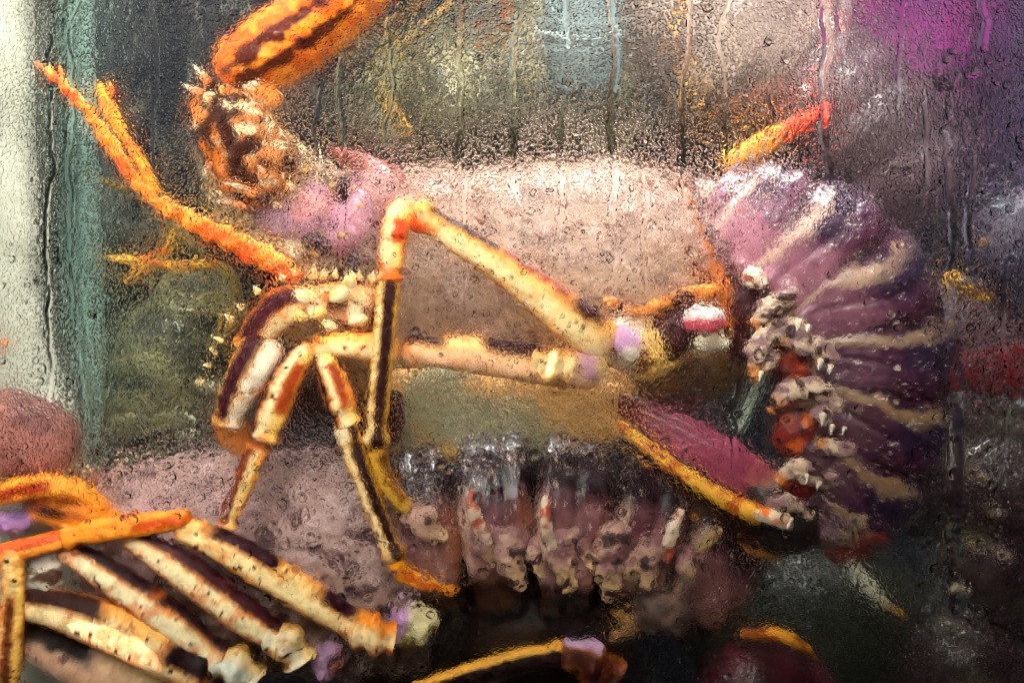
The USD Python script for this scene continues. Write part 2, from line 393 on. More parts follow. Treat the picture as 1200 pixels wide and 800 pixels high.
far_leg(fp, [(820, 130, .16), (790, 60, .16), (800, -20, .17)], [9, 7, 6], GOLD, BROWN, 36)
far_leg(fp, [(940, 120, .16), (966, 60, .16), (968, -20, .17)], [10, 9, 7], lin((180, 170, 168)), lin((150, 90, 90)), 37)
fo = thing('spiny_lobster', 'murky olive lobster with ochre legs behind the pale teal strip', 'lobster', FAR)
put(fo, 'carapace', tube([(150, 530, .13), (200, 420, .115), (262, 320, .12)], [50, 66, 50], patch(lin((136, 134, 92)), lin((44, 50, 44)), 90, 41, .42, .58), disp=lumps(80, 30, 42), m=60), 'rough_shell')
for k, (pts, r) in enumerate([([(122, 302, .04), (168, 306, .04), (214, 312, .04), (256, 308, .045)], [3, 6, 7, 7]), ([(146, 332, .04), (172, 314, .04), (196, 292, .04), (204, 268, .04)], [3, 6, 6, 4]),
                              ([(256, 308, .045), (274, 330, .045), (270, 372, .05), (250, 410, .05)], [7, 7, 6, 5]), ([(150, 190, .1), (190, 250, .11), (240, 300, .12)], [4, 6, 8]),
                              ([(250, 390, .12), (246, 430, .12), (262, 470, .12)], [5, 5, 4]), ([(120, 212, .11), (150, 222, .11), (200, 228, .12)], [4, 6, 5])]):
    far_leg(fo, pts, r, [OCHRE, OCHRE, OCHRE * .7, OLIVE, OLIVE, OCHRE * .6][k], [ORANGE * .6, ORANGE * .7, OLIVE, GOLD * .6, BROWN, OLIVE][k], 45 + k)
for k in range(16):
    x, y = 150 + 120 * rng.random(), 340 + 170 * rng.random()
    put(fo, 'knob', blob((x, y, .085 + .02 * rng.random()), (6 + 6 * rng.random(), 5 + 4 * rng.random(), 6), patchb(lin((200, 202, 180)), lin((140, 136, 96)), 120, k), 30 * rng.random(), 2), 'rough_shell')

# ------------------------------------------------------------------ lobster limbs


def limb_colour(base=CREAM, belly=PALE, edge=ORANGE, stripes=(), spots=0.02, edge_w=0.54, joint=0.10, seed=0, speck=MAROON, both=True):
    """cream limb, paler along the middle, orange towards its edges and joints, dark stripes (t0, t1, u0, u1[, colour]) with an ochre fringe"""
    def f(t, u, th, P):
        n = nz(P, 260, seed, 4) - .5
        n2 = nz(P, 900, seed + 9, 3) - .5
        n3 = nz(P, 110, seed + 5, 3) - .5
        warm = np.array([1.06, .93, .68])
        c = mixc(base * warm + 0 * P, belly * np.array([1.06, .98, .84]) + 0 * P, sstep(.5, -.2, u + n))
        c = mixc(c, edge + 0 * P, .6 * sstep(.03, .25, n3 + .6 * n))
        c = mixc(c, edge + 0 * P, .95 * sstep(edge_w, .95, np.abs(u) + .5 * n + .15 * n2))
        c = mixc(c, edge * np.array([.55, .4, .3]) + 0 * P, .7 * sstep(.9, 1.02, np.abs(u) + .35 * n + .15 * n2))
        c = mixc(c, edge + 0 * P, .85 * np.maximum(sstep(joint, 0, t + .1 * n), sstep(1 - joint, 1, t + .1 * n)))
        c = mixc(c, edge * np.array([.45, .3, .3]) + 0 * P, .8 * sstep(.62, .68, nz(P, 420, seed + 7, 2)) * sstep(.0, .3, n3 + .4 * np.abs(u) - .1))
        if spots:
            s = sstep(.60, .66, nz(P, 330, seed + 3, 2) + .25 * (spots - .5))
            c = mixc(c, speck + 0 * P, s)
        for st in stripes:
            t0, t1, u0, u1 = st[:4]
            sc = st[4] if len(st) > 4 else lin((46, 10, 20))
            q, w = t + .12 * n3 + .06 * n, u + .4 * n + .1 * n2
            for g, col, k in ((1.0, edge * .8, .8), (0.0, sc, 1.0)):
                e = sstep(t0 - .04 - .03 * g, t0 + .02 - .03 * g, q) * sstep(t1 + .04 + .03 * g, t1 - .02 + .03 * g, q) * sstep(u0 - .16 - .16 * g, u0 + .04 - .16 * g, w) * sstep(u1 + .16 + .16 * g, u1 - .04 + .16 * g, w)
                c = mixc(c, col + 0 * P, e * k)
        return c
    return f


def rough(amp=3, seed=0, scale=260):
    return lambda t, u, th, P: (nz(P, scale, seed, 4) - .5) * amp * np.sin(PI * np.clip(t, 0, 1)) ** .3


def seg(par, name, pts, r, label=None, **kw):
    tk = {k: kw.pop(k) for k in ('flat', 'ref', 'cap', 'm', 'ridge') if k in kw}
    amp = kw.pop('amp', 5)
    r = [x * .79 for x in r]
    tk.setdefault('ridge', -.07)
    ring = kw.pop('ring', 0)
    mat = kw.pop('mat', 'leg_shell')
    return put(par, name, tube(pts, r, limb_colour(**kw), disp=(lambda t, u, th, P, f=rough(amp, kw.get('seed', 0)): f(t, u, th, P) + ring * np.sin(t * 15 + u) + 3.5 * np.exp(-((t - .93) / .035) ** 2) - 2.5 * np.exp(-((t - .84) / .05) ** 2)), **tk), mat, label=label)


def spines_along(par, pts, n, side, ln, r, seed, c0=CREAM, c1=PALE):
    g = np.random.default_rng(seed)
    q = spline(pts, 100)
    tn = np.gradient(q[:, :2], axis=0); tn /= np.linalg.norm(tn, axis=1, keepdims=True)
    for k in range(n):
        i = int((k + .2 + .6 * g.random()) / n * 99)
        nx = np.array([tn[i, 1], -tn[i, 0]]) * side[0]
        p = q[i, :2] + nx * side[1]
        lean = nx + tn[i] * (g.random() - .3) * .8
        L = ln * (.6 + .8 * g.random())
        d = q[i, 2] - .004 * g.random()
        put(par, 'spine', spike((p[0], p[1], d), (p[0] + lean[0] * L, p[1] + lean[1] * L, d - .002), r * (.7 + .6 * g.random()), c0, c1), 'leg_shell')


# ================================================================== the upper lobster: pale carapace across the middle, tail curled down on the right
A = thing('spiny_lobster', 'big lobster across the middle, pale pink carapace and banded purple tail curled down', 'lobster', 'spiny lobsters pressed to the front glass')


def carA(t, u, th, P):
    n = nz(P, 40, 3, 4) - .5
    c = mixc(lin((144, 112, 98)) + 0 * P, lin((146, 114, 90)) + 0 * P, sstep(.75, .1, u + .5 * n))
    c = mixc(c, lin((168, 118, 58)) + 0 * P, sstep(-.05, -.75, u + .5 * n))  # lower gold: belly tone, with the shell's shaded side put into the colour
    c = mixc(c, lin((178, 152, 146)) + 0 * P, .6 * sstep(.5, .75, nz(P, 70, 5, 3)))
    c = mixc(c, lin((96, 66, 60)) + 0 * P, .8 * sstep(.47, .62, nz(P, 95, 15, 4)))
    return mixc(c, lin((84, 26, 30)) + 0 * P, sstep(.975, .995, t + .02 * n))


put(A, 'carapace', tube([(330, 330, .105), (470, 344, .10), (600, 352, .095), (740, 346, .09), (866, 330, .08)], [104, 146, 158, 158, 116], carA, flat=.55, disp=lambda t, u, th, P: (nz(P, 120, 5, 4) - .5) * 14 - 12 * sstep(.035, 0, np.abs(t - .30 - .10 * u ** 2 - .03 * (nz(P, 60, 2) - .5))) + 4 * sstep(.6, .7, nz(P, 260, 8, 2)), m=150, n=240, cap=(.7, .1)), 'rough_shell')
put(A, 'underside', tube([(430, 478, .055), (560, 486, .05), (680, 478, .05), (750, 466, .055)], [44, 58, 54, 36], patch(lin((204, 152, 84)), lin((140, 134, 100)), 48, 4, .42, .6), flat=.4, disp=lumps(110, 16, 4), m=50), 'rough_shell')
for k in range(26):
    x = 430 + 400 * rng.random(); y = 214 + 110 * rng.random() ** 1.6
    put(A, 'spine', spike((x, y, .045), (x - 14, y - 9, .036), 4 + 3 * rng.random(), lin((150, 104, 96)), lin((206, 160, 130))), 'rough_shell')
# tail: the axis runs from behind the carapace round and down
AX = np.array([(832, 258, .05), (900, 282, .038), (972, 330, .034), (1010, 405, .034), (1012, 490, .034), (984, 568, .036), (932, 612, .04)], float)
AR = [66, 84, 97, 98, 96, 86, 58]
dense = spline(AX, 400)
cut = [0.0, .13, .27, .42, .57, .72, .86, 1.0]


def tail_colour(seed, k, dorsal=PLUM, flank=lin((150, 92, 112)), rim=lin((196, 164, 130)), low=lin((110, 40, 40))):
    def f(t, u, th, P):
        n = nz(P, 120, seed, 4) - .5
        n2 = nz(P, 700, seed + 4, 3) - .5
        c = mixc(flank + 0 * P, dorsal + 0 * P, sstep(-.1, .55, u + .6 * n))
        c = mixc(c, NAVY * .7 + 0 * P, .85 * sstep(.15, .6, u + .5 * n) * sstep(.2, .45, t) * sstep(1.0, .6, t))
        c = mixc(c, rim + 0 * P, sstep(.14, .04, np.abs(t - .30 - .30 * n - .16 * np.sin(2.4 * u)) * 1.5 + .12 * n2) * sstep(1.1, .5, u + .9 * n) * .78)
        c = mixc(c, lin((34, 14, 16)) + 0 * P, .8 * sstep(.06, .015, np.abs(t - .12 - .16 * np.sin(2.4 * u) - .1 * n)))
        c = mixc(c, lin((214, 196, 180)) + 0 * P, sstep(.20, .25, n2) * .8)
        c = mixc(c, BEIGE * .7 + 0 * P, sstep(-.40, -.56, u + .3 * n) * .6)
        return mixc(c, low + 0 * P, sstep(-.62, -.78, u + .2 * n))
    return f


def tail_push(seed, k):
    def f(t, u, th, P):
        s0 = .24 + .16 * np.sin(2.4 * u)
        hump = -3 + 3 * np.sin(PI * np.clip(t, 0, 1)) + 8 * sstep(s0 - .06, s0 + .10, t) - 7 * sstep(.8, 1.0, t) - 3 * sstep(.07, 0, np.abs(t - s0 - .32))
        lump = (nz(P, 150, seed, 4) - .5) * (6 + 26 * sstep(-.1, -.5, u))
        knob = 14 * sstep(.2, .0, np.abs(u + .42)) * sstep(.5, .1, np.abs(t - .55)) * np.clip(np.cos(th), 0, 1)
        return hump + lump + knob
    return f


for k in range(7):
    a, b = cut[k], min(cut[k + 1] + .06, 1)
    q = dense[np.linspace(a * 399, b * 399, 24).astype(int)]
    r = np.interp(np.linspace(a, b, 12), np.linspace(0, 1, 7), AR)
    pale = max(0, 1 - k / 3.0)
    D = PLUM * .5 * (1 - pale) + lin((104, 54, 80)) * pale
    F = lin((84, 52, 68)) * (1 - pale) + lin((166, 104, 122)) * pale
    R = lin((150, 120, 96)) * (1 - pale) + lin((214, 172, 156)) * pale
    if k >= 4:
        D, F, R = PLUM * .5, lin((78, 48, 58)), lin((132, 104, 72))
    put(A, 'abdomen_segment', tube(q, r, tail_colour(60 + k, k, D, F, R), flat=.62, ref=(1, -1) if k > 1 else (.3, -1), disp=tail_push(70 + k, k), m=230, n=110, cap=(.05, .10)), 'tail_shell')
# side lappets of the tail rings, pale, spotted and ragged, with red skin between them
for k, (x, y, a, b) in enumerate([(936, 426, 26, 30), (934, 508, 24, 30), (936, 566, 22, 20), (962, 388, 22, 16)]):
    put(A, 'joint_skin', blob((x, y, .022), (a, b, 14), lambda P, v: mixc(mixc(lin((120, 30, 28)) + 0 * P, lin((60, 16, 20)) + 0 * P, sstep(.42, .6, nz(P, 120, 4))), lin((196, 90, 36)) + 0 * P, .8 * sstep(.55, .66, nz(P, 160, 9))), 20, 4, lumpb(180, 10, k)), 'wet_dark', label='dark red skin between the tail lappets')
LP = [([(886, 446), (886, 412), (908, 388), (940, 380), (962, 352)], 13), ([(908, 396), (940, 400), (972, 414), (1008, 404)], 12), ([(892, 436), (902, 424), (908, 410)], 9),
      ([(902, 484), (922, 460), (954, 454), (984, 476), (1010, 462)], 12), ([(958, 520), (990, 524), (1010, 512)], 10), ([(908, 566), (932, 548), (960, 562), (990, 556)], 11), ([(896, 604), (914, 588), (936, 594), (950, 606)], 10), ([(950, 492), (964, 486), (974, 500)], 9), ([(884, 386), (898, 360), (930, 345), (950, 330)], 11)]
for k, (p, r) in enumerate(LP):
    q = [(x, y, .010 + .010 * abs(i / (len(p) - 1) - .35)) for i, (x, y) in enumerate(p)]
    put(A, 'lappet', tube(q, [r * .35, r * .95, r, r * .9, r * .6],
        lambda t, u, th, P, k=k: mixc(mixc(mixc(lin((142, 104, 108)) + 0 * P, lin((214, 184, 158)) + 0 * P, sstep(.42, .58, nz(P, 170, k))), lin((224, 140, 60)) + 0 * P, sstep(.22, .05, t)), lin((60, 20, 22)) + 0 * P, sstep(.56, .62, nz(P, 240, k + 30))),
        flat=.7, disp=lumps(210, 17, 90 + k), m=44), 'rough_shell')
for k, (x, y, r) in enumerate([(936, 380, 6), (948, 384, 4), (962, 426, 6), (974, 432, 5), (965, 490, 7), (976, 502, 5), (990, 504, 4), (946, 560, 5), (960, 568, 4), (892, 440, 5), (926, 612, 5)]):
    put(A, 'tooth', spike((x, y - r, .006), (x - 3, y + r * 1.3, .004), r * .8, lin((226, 204, 180)), lin((240, 226, 210))), 'leg_shell')
# dark rear rim and the tail blades
put(A, 'carapace_rim', tube([(806, 208, .05), (826, 262, .036), (858, 318, .03), (872, 366, .032), (866, 420, .04)], [7, 10, 24, 32, 24],
    lambda t, u, th, P: mixc(lin((60, 18, 24)) + 0 * P, lin((206, 110, 40)) + 0 * P, sstep(.3, .7, -u + .8 * (nz(P, 200, 8) - .5))), ref=(1, 0), disp=lumps(200, 10, 9), m=40), 'wet_dark')
put(A, 'rim_lobe', blob((884, 326, .012), (15, 12, 8), lambda P, v: mixc(lin((240, 222, 200)) + 0 * P, lin((150, 70, 50)) + 0 * P, sstep(.5, .65, nz(P, 300, 3))), 30, 3, lumpb(300, 10, 2)), 'leg_shell')
fan = holder(A, 'tail_fan')
put(fan, 'blade', tube([(708, 462, .05), (780, 500, .036), (850, 540, .03), (916, 584, .034)], [10, 21, 27, 20], lambda t, u, th, P: mixc(mixc(lin((134, 56, 80)) + 0 * P, lin((86, 20, 34)) + 0 * P, sstep(.5, .1, t)), lin((206, 120, 96)) + 0 * P, sstep(.78, .95, t + .3 * (nz(P, 120, 2) - .5))),
    flat=.3, disp=lambda t, u, th, P: 1.2 * np.sin(u * 13) + (nz(P, 130, 4) - .5) * 8, m=70), 'tail_shell')
put(fan, 'blade_rim', tube([(722, 494, .03), (780, 540, .022), (840, 580, .018), (896, 606, .018)], [6, 9, 10, 14], lambda t, u, th, P: mixc(lin((232, 170, 60)) + 0 * P, lin((180, 80, 20)) + 0 * P, sstep(.45, .6, nz(P, 260, 5))), disp=lumps(260, 6, 3), m=20), 'leg_shell')
put(fan, 'blade', tube([(750, 524, .034), (820, 590, .03), (880, 626, .03), (930, 640, .034)], [10, 20, 22, 20], lambda t, u, th, P: mixc(lin((40, 14, 14)) + 0 * P, lin((196, 130, 50)) + 0 * P, sstep(-.55, -.85, u + .4 * (nz(P, 200, 7) - .5))), flat=.4, m=40), 'wet_dark', label='dark lower tail blade with a golden edge')
put(fan, 'blade', tube([(868, 610, .03), (930, 600, .024), (1000, 590, .03)], [34, 50, 34], lambda t, u, th, P: mixc(lin((26, 10, 12)) + 0 * P, lin((100, 40, 20)) + 0 * P, sstep(.58, .7, nz(P, 60, 7))), flat=.3, m=50, disp=lumps(90, 12, 4)), 'wet_dark', label='black folded tail blade under the curl')
put(fan, 'knuckle', tube([(884, 602, .012), (908, 606, .008), (926, 618, .012)], [7, 10, 6], lambda t, u, th, P: mixc(lin((238, 206, 180)) + 0 * P, ORANGE + 0 * P, sstep(.5, .7, nz(P, 200, 1))), disp=lumps(250, 6, 1), m=20), 'leg_shell')
put(A, 'swimmeret', tube([(902, 418, .05), (884, 460, .05), (862, 506, .05)], [5, 6, 4], lambda t, u, th, P: lin((190, 200, 180)) + 0 * P, m=16), 'leg_shell', label='pale thin swimmeret below the carapace rim')
put(A, 'swimmeret', tube([(988, 648, .03), (1012, 680, .028), (1036, 706, .028), (1058, 720, .03)], [7, 8, 7, 3], lambda t, u, th, P: mixc(lin((206, 200, 176)) + 0 * P, OCHRE + 0 * P, sstep(.6, .9, t)), disp=lumps(250, 5, 3), m=20), 'leg_shell', label='whitish thin swimmeret hanging under the tail curl')
# orange antenna tip behind the first ring
put(A, 'antenna_tip', tube([(846, 194, .05), (890, 172, .05), (932, 148, .05), (972, 130, .05)], [8, 15, 11, 7], lambda t, u, th, P: mixc(mixc(lin((224, 150, 40)) + 0 * P, lin((220, 60, 30)) + 0 * P, sstep(.25, .6, t + .4 * (nz(P, 100, 2) - .5))), lin((150, 20, 20)) + 0 * P, sstep(.9, .97, t)), disp=lumps(250, 7, 3), m=24, cap=(.5, .2)), 'leg_shell')

# legs of A -------------------------------------------------
cx = holder(A, 'hip')
put(cx, 'hip_joint', blob((756, 402, .028), (46, 40, 30), lambda P, v: mixc(mixc(lin((222, 176, 96)) + 0 * P, lin((240, 214, 190)) + 0 * P, sstep(.1, -.5, v[:, 0])), lin((120, 60, 20)) + 0 * P, sstep(.55, .68, nz(P, 110, 5))), 10, 4, lumpb(140, 26, 3)), 'leg_shell')
put(cx, 'hip_joint', blob((735, 402, .010), (15, 22, 10), lambda P, v: mixc(lin((190, 140, 180)) + 0 * P, lin((236, 216, 200)) + 0 * P, sstep(.1, .5, -v[:, 2] + .8 * (nz(P, 200, 1) - .5))), -20, 3, lumpb(200, 8, 3)), 'leg_shell', label='lilac patch on the hip')
put(cx, 'hip_joint', blob((790, 384, .022), (30, 40, 20), lambda P, v: mixc(lin((56, 12, 20)) + 0 * P, lin((150, 70, 40)) + 0 * P, sstep(.6, .7, nz(P, 140, 2))), 20, 4, lumpb(160, 14, 3)), 'wet_dark', label='dark maroon hip plate')
put(cx, 'hip_joint', blob((826, 374, .012), (26, 16, 12), lambda P, v: mixc(lin((236, 200, 196)) + 0 * P, lin((190, 66, 86)) + 0 * P, sstep(.15, -.3, v[:, 2] + .5 * (nz(P, 200, 3) - .5))), 0, 4, lumpb(180, 8, 3)), 'leg_shell', label='pink and white hip plate')
put(cx, 'hip_joint', blob((834, 400, .016), (20, 14, 12), lambda P, v: mixc(lin((150, 130, 110)) + 0 * P, lin((236, 226, 200)) + 0 * P, sstep(.3, .7, np.abs(v[:, 0]))), 0, 3, lumpb(180, 8, 5)), 'leg_shell')
put(cx, 'hip_joint', blob((690, 424, .014), (24, 22, 14), lambda P, v: mixc(lin((206, 150, 176)) + 0 * P, CREAM + 0 * P, sstep(.2, .7, np.abs(v[:, 0]) + (nz(P, 160, 3) - .5))), 0, 3, lumpb(180, 6, 6)), 'leg_shell')
put(cx, 'hip_joint', tube([(706, 356, .02), (752, 362, .016), (800, 348, .016), (842, 340, .02)], [10, 9, 11, 8], lambda t, u, th, P: mixc(lin((206, 120, 40)) + 0 * P, lin((50, 14, 18)) + 0 * P, sstep(.42, .56, nz(P, 110, 9))), disp=lumps(200, 9, 8), m=24), 'leg_shell', label='orange and black ridge over the hips')

L1 = holder(A, 'leg')
seg(L1, 'thigh', [(716, 408, .02), (676, 378, .014), (596, 318, .011), (520, 268, .010), (480, 246, .011)], [36, 36, 27, 24, 23], seed=101, stripes=[(.14, .30, .45, 1.1), (.3, .72, .62, .98, lin((120, 40, 20))), (.90, 1.1, -1.1, -.35, lin((214, 70, 20))), (.62, .9, .55, .9)], ref=(.5, -1), base=CREAM, edge=lin((222, 140, 60)))
seg(L1, 'knee', [(486, 240, .010), (468, 252, .008), (460, 290, .008), (456, 334, .009)], [18, 23, 21, 18], seed=102, stripes=[(.3, .5, .0, .6, RED), (.86, 1.1, -.5, 1.1, lin((200, 90, 20)))], ref=(1, 0), base=lin((240, 196, 110)), spots=.2, speck=RED)
seg(L1, 'shin', [(456, 326, .008), (450, 400, .007), (444, 470, .008), (440, 528, .010)], [19, 18, 17, 19], seed=103, stripes=[(.04, .98, -.28, .52, lin((46, 14, 16)))], ref=(1, 0), base=lin((232, 196, 116)), edge=lin((200, 140, 44)))
seg(L1, 'claw', [(440, 520, .010), (448, 556, .012), (470, 588, .014), (502, 614, .018)], [18, 16, 14, 5], seed=104, stripes=[(.1, .6, .2, .7, lin((120, 70, 10)))], ref=(1, -1), base=lin((206, 160, 44)), belly=lin((190, 150, 50)), edge=lin((150, 90, 20)))
put(L1, 'rear_stripe', tube([(462, 456, .02), (464, 490, .02), (462, 520, .02)], [9, 11, 7], lambda t, u, th, P: lin((56, 18, 22)) + 0 * P, m=14), 'leg_shell')

L2 = holder(A, 'leg')
seg(L2, 'thigh', [(704, 436, .024), (640, 428, .016), (560, 416, .014), (470, 408, .014)], [30, 31, 29, 24], seed=111, stripes=[(.28, .56, .35, .92), (.80, 1.0, .42, .95)], belly=lin((226, 180, 150)), base=lin((238, 208, 150)), edge=lin((200, 124, 70)), ref=(0, -1))
seg(L2, 'ridge', [(668, 430, .010), (648, 430, .007), (626, 428, .010)], [20, 26, 18], ring=4, cap=(.3, .3), seed=112, base=PALE, edge=lin((230, 150, 70)))
seg(L2, 'knee', [(470, 410, .013), (430, 406, .010), (394, 404, .010), (366, 408, .012)], [22, 23, 20, 16], seed=113, spots=.26, speck=lin((150, 50, 16)), base=lin((238, 190, 110)))
seg(L2, 'shin', [(376, 412, .010), (390, 446, .008), (404, 486, .008), (410, 500, .009)], [14, 22, 24, 20], seed=114, stripes=[(.0, 1.0, -.86, -.66, DARK), (.2, .7, .1, .5, lin((140, 50, 10)))], ref=(1, 0), base=lin((240, 200, 120)))
seg(L2, 'foot', [(402, 492, .008), (424, 556, .008), (446, 612, .009), (466, 660, .010)], [20, 18, 16, 17], seed=115, stripes=[(.04, .97, -.1, .62, lin((40, 12, 14))), (.0, .12, -.9, .0, PALE)], ref=(1, -.3), base=lin((228, 186, 104)), edge=lin((196, 130, 40)))
seg(L2, 'claw', [(456, 652, .010), (480, 676, .011), (508, 686, .012), (536, 692, .014)], [15, 14, 11, 4], seed=116, stripes=[(.2, .8, -.3, .3, lin((190, 80, 20)))], base=lin((224, 164, 40)), belly=lin((230, 150, 30)), edge=lin((190, 100, 16)))

L3 = holder(A, 'leg')
seg(L3, 'shin', [(364, 402, .010), (342, 432, .008), (322, 476, .008), (306, 520, .010)], [15, 25, 27, 22], seed=121, stripes=[(.05, 1.0, -.95, -.72, DARK), (.2, .62, .1, .55, lin((150, 54, 14)))], ref=(1, 0), base=lin((242, 200, 116)), belly=lin((244, 224, 180)))
seg(L3, 'foot', [(308, 512, .009), (294, 546, .009), (278, 586, .010), (264, 622, .012)], [20, 18, 15, 11], seed=122, stripes=[(.0, .1, -1, 1, lin((120, 50, 20))), (.15, .9, -.9, -.4, lin((110, 46, 20)))], ref=(1, 0), base=lin((232, 186, 110)))
put(L3, 'dark_gap_fill', blob((372, 462, .036), (26, 34, 20), lambda P, v: mixc(lin((50, 14, 22)) + 0 * P, lin((26, 8, 12)) + 0 * P, sstep(.4, .6, nz(P, 140, 1))), 10, 3, lumpb(140, 12, 1)), 'wet_dark')  # solid dark lump set in the gap behind the legs

L4 = holder(A, 'leg')
seg(L4, 'thigh', [(448, 366, .03), (410, 358, .02), (372, 356, .018), (340, 360, .018)], [30, 34, 32, 24], seed=131, spots=.46, speck=lin((90, 30, 20)), stripes=[(.02, .2, -.6, .6), (.42, .6, -.3, .2, BROWN)], base=PALE, belly=lin((244, 236, 214)), amp=8)
seg(L4, 'knee', [(366, 350, .018), (330, 362, .014), (300, 392, .014), (286, 412, .016)], [20, 34, 28, 20], seed=132, stripes=[(.14, .84, .05, .72, lin((66, 18, 28)))], ref=(-1, -1), base=CREAM, belly=PALE, amp=6)
seg(L4, 'shin', [(318, 394, .016), (296, 430, .012), (274, 472, .014), (266, 500, .018)], [36, 36, 28, 20], seed=133, stripes=[(.08, .88, .22, .74, lin((60, 18, 28)))], ref=(-1, -.3), base=CREAM, belly=lin((246, 232, 220)), edge=lin((214, 140, 60)))
seg(L4, 'foot', [(266, 480, .024), (272, 500, .026), (300, 534, .034)], [22, 28, 20], seed=134, base=lin((216, 140, 50)), belly=lin((206, 130, 60)), edge=lin((190, 96, 20)))
spines_along(L4, [(366, 350, .012), (330, 362, .008), (300, 392, .008), (284, 424, .008), (262, 470, .01)], 9, (-1, 30), 12, 5, 5)
spines_along(L4, [(440, 350, .014), (400, 344, .01), (362, 346, .01)], 6, (-1, 18), 16, 6, 6)
for k, (x, y, r) in enumerate([(398, 346, 11), (372, 368, 9), (420, 376, 10), (352, 372, 7), (386, 382, 8), (410, 330, 8), (354, 348, 9)]):
    put(L4, 'knob', blob((x, y, .007), (r * 1.2, r * .8, r), lambda P, v: mixc(PALE + 0 * P, lin((236, 190, 110)) + 0 * P, sstep(.4, .6, nz(P, 200, 3))), -20 + 11 * k, 3, lumpb(260, 5, k)), 'leg_shell')

# long orange first antenna with its fork
an = holder(A, 'antennule')
ANT = lambda t, u, th, P: mixc(mixc(lin((236, 128, 40)) + 0 * P, lin((226, 80, 24)) + 0 * P, sstep(.42, .6, nz(P, 120, 6))), lin((238, 170, 80)) + 0 * P, sstep(.3, .9, u + .6 * (nz(P, 300, 7) - .5)))
put(an, 'stalk', tube([(352, 326, .024), (318, 306, .018), (272, 282, .014), (230, 262, .012), (184, 236, .012)], [9, 14, 13, 11, 8], ANT, ref=(.4, -1), disp=lambda t, u, th, P: (nz(P, 260, 3, 4) - .5) * 11 + 1.6 * np.sin(t * 46 + 2 * u), m=28), 'leg_shell')
put(an, 'feeler', tube([(190, 240, .012), (160, 214, .010), (132, 172, .009), (104, 132, .009), (74, 100, .010), (44, 74, .011)], [8, 7, 9, 6, 6.5, 2], ANT, ref=(.6, -1), disp=lambda t, u, th, P: (nz(P, 300, 4, 4) - .5) * 8 + 1.3 * np.sin(t * 60 + 2 * u), m=20), 'leg_shell')
put(an, 'feeler', tube([(184, 228, .014), (166, 190, .014), (142, 152, .014), (124, 118, .014), (116, 98, .015)], [6, 7, 5.5, 9, 4], lambda t, u, th, P: mixc(lin((222, 150, 40)) + 0 * P, lin((224, 120, 40)) + 0 * P, sstep(.45, .6, nz(P, 160, 2))), ref=(.6, -1), disp=lumps(300, 7, 5), m=18), 'leg_shell')
put(an, 'feeler', tube([(72, 98, .01), (72, 88, .01), (70, 78, .011)], [4, 3, 1.5], ANT, m=10), 'leg_shell')
put(an, 'feeler', tube([(126, 118, .014), (130, 106, .014), (131, 96, .015)], [4, 4, 2], ANT, m=10), 'leg_shell')

# head -------------------------------------------------
hd = holder(A, 'head')
HC = lambda P, v: mixc(mixc(lin((170, 130, 80)) + 0 * P, lin((214, 190, 150)) + 0 * P, sstep(.45, .6, nz(P, 160, 2))), lin((60, 30, 20)) + 0 * P, sstep(.54, .6, nz(P, 210, 3)))
put(hd, 'face', blob((330, 240, .085), (90, 66, 60), HC, 25, 5, lumpb(110, 40, 4)), 'rough_shell')
MV = lambda c: (lambda P, v: mixc(c + 0 * P, lin((150, 100, 120)) + 0 * P, sstep(.45, .65, nz(P, 90, 2))))
for c, r, q in (((330, 258, .03), (34, 24, 16), lin((158, 118, 140))), ((366, 248, .028), (24, 36, 18), lin((196, 130, 130))), ((408, 262, .03), (26, 42, 20), lin((186, 130, 150))), ((436, 232, .04), (30, 40, 20), lin((176, 124, 120)))):
    put(hd, 'plate', blob(c, r, MV(q), 20, 4, lumpb(140, 10, int(c[0]))), 'rough_shell')
put(hd, 'eye', blob((402, 222, .022), (9, 16, 9), lambda P, v: DARK + 0 * P, 8, 3), 'wet_dark')
put(hd, 'eye_stalk', blob((404, 208, .026), (10, 8, 8), lambda P, v: lin((190, 150, 150)) + 0 * P, 8, 3), 'leg_shell')
put(hd, 'horn', tube([(470, 224, .05), (430, 196, .04), (384, 174, .03)], [20, 14, 4], lambda t, u, th, P: mixc(lin((176, 110, 100)) + 0 * P, lin((120, 40, 30)) + 0 * P, sstep(.4, .6, nz(P, 130, 2))), disp=lumps(200, 8, 3), m=24), 'rough_shell')
put(hd, 'jaw', tube([(300, 262, .05), (350, 296, .04), (410, 318, .04)], [22, 30, 24], lambda t, u, th, P: mixc(lin((190, 170, 140)) + 0 * P, lin((60, 34, 24)) + 0 * P, sstep(.47, .57, nz(P, 150, 5))), disp=lumps(150, 24, 3), m=36), 'rough_shell')
put(hd, 'mouth', blob((414, 318, .02), (10, 22, 10), lambda P, v: DARK + 0 * P, 5, 3, lumpb(200, 8, 1)), 'wet_dark')
put(hd, 'mouth', blob((372, 286, .022), (18, 12, 10), lambda P, v: DARK + 0 * P, 15, 3, lumpb(200, 8, 2)), 'wet_dark')
for k in range(26):
    x, y = 262 + 170 * rng.random(), 196 + 120 * rng.random()
    if y > 330 - .2 * (x - 262) or (x < 300 and y > 260):
        continue
    r = 4 + 5 * rng.random()
    put(hd, 'knob', blob((x, y, .018 + .014 * rng.random()), (r, r * .8, r), patchb([PALE, lin((206, 170, 110)), lin((190, 140, 140))][k % 3], lin((150, 110, 60)), 200, k), 40 * rng.random(), 2, lumpb(300, 4, k)), 'leg_shell')
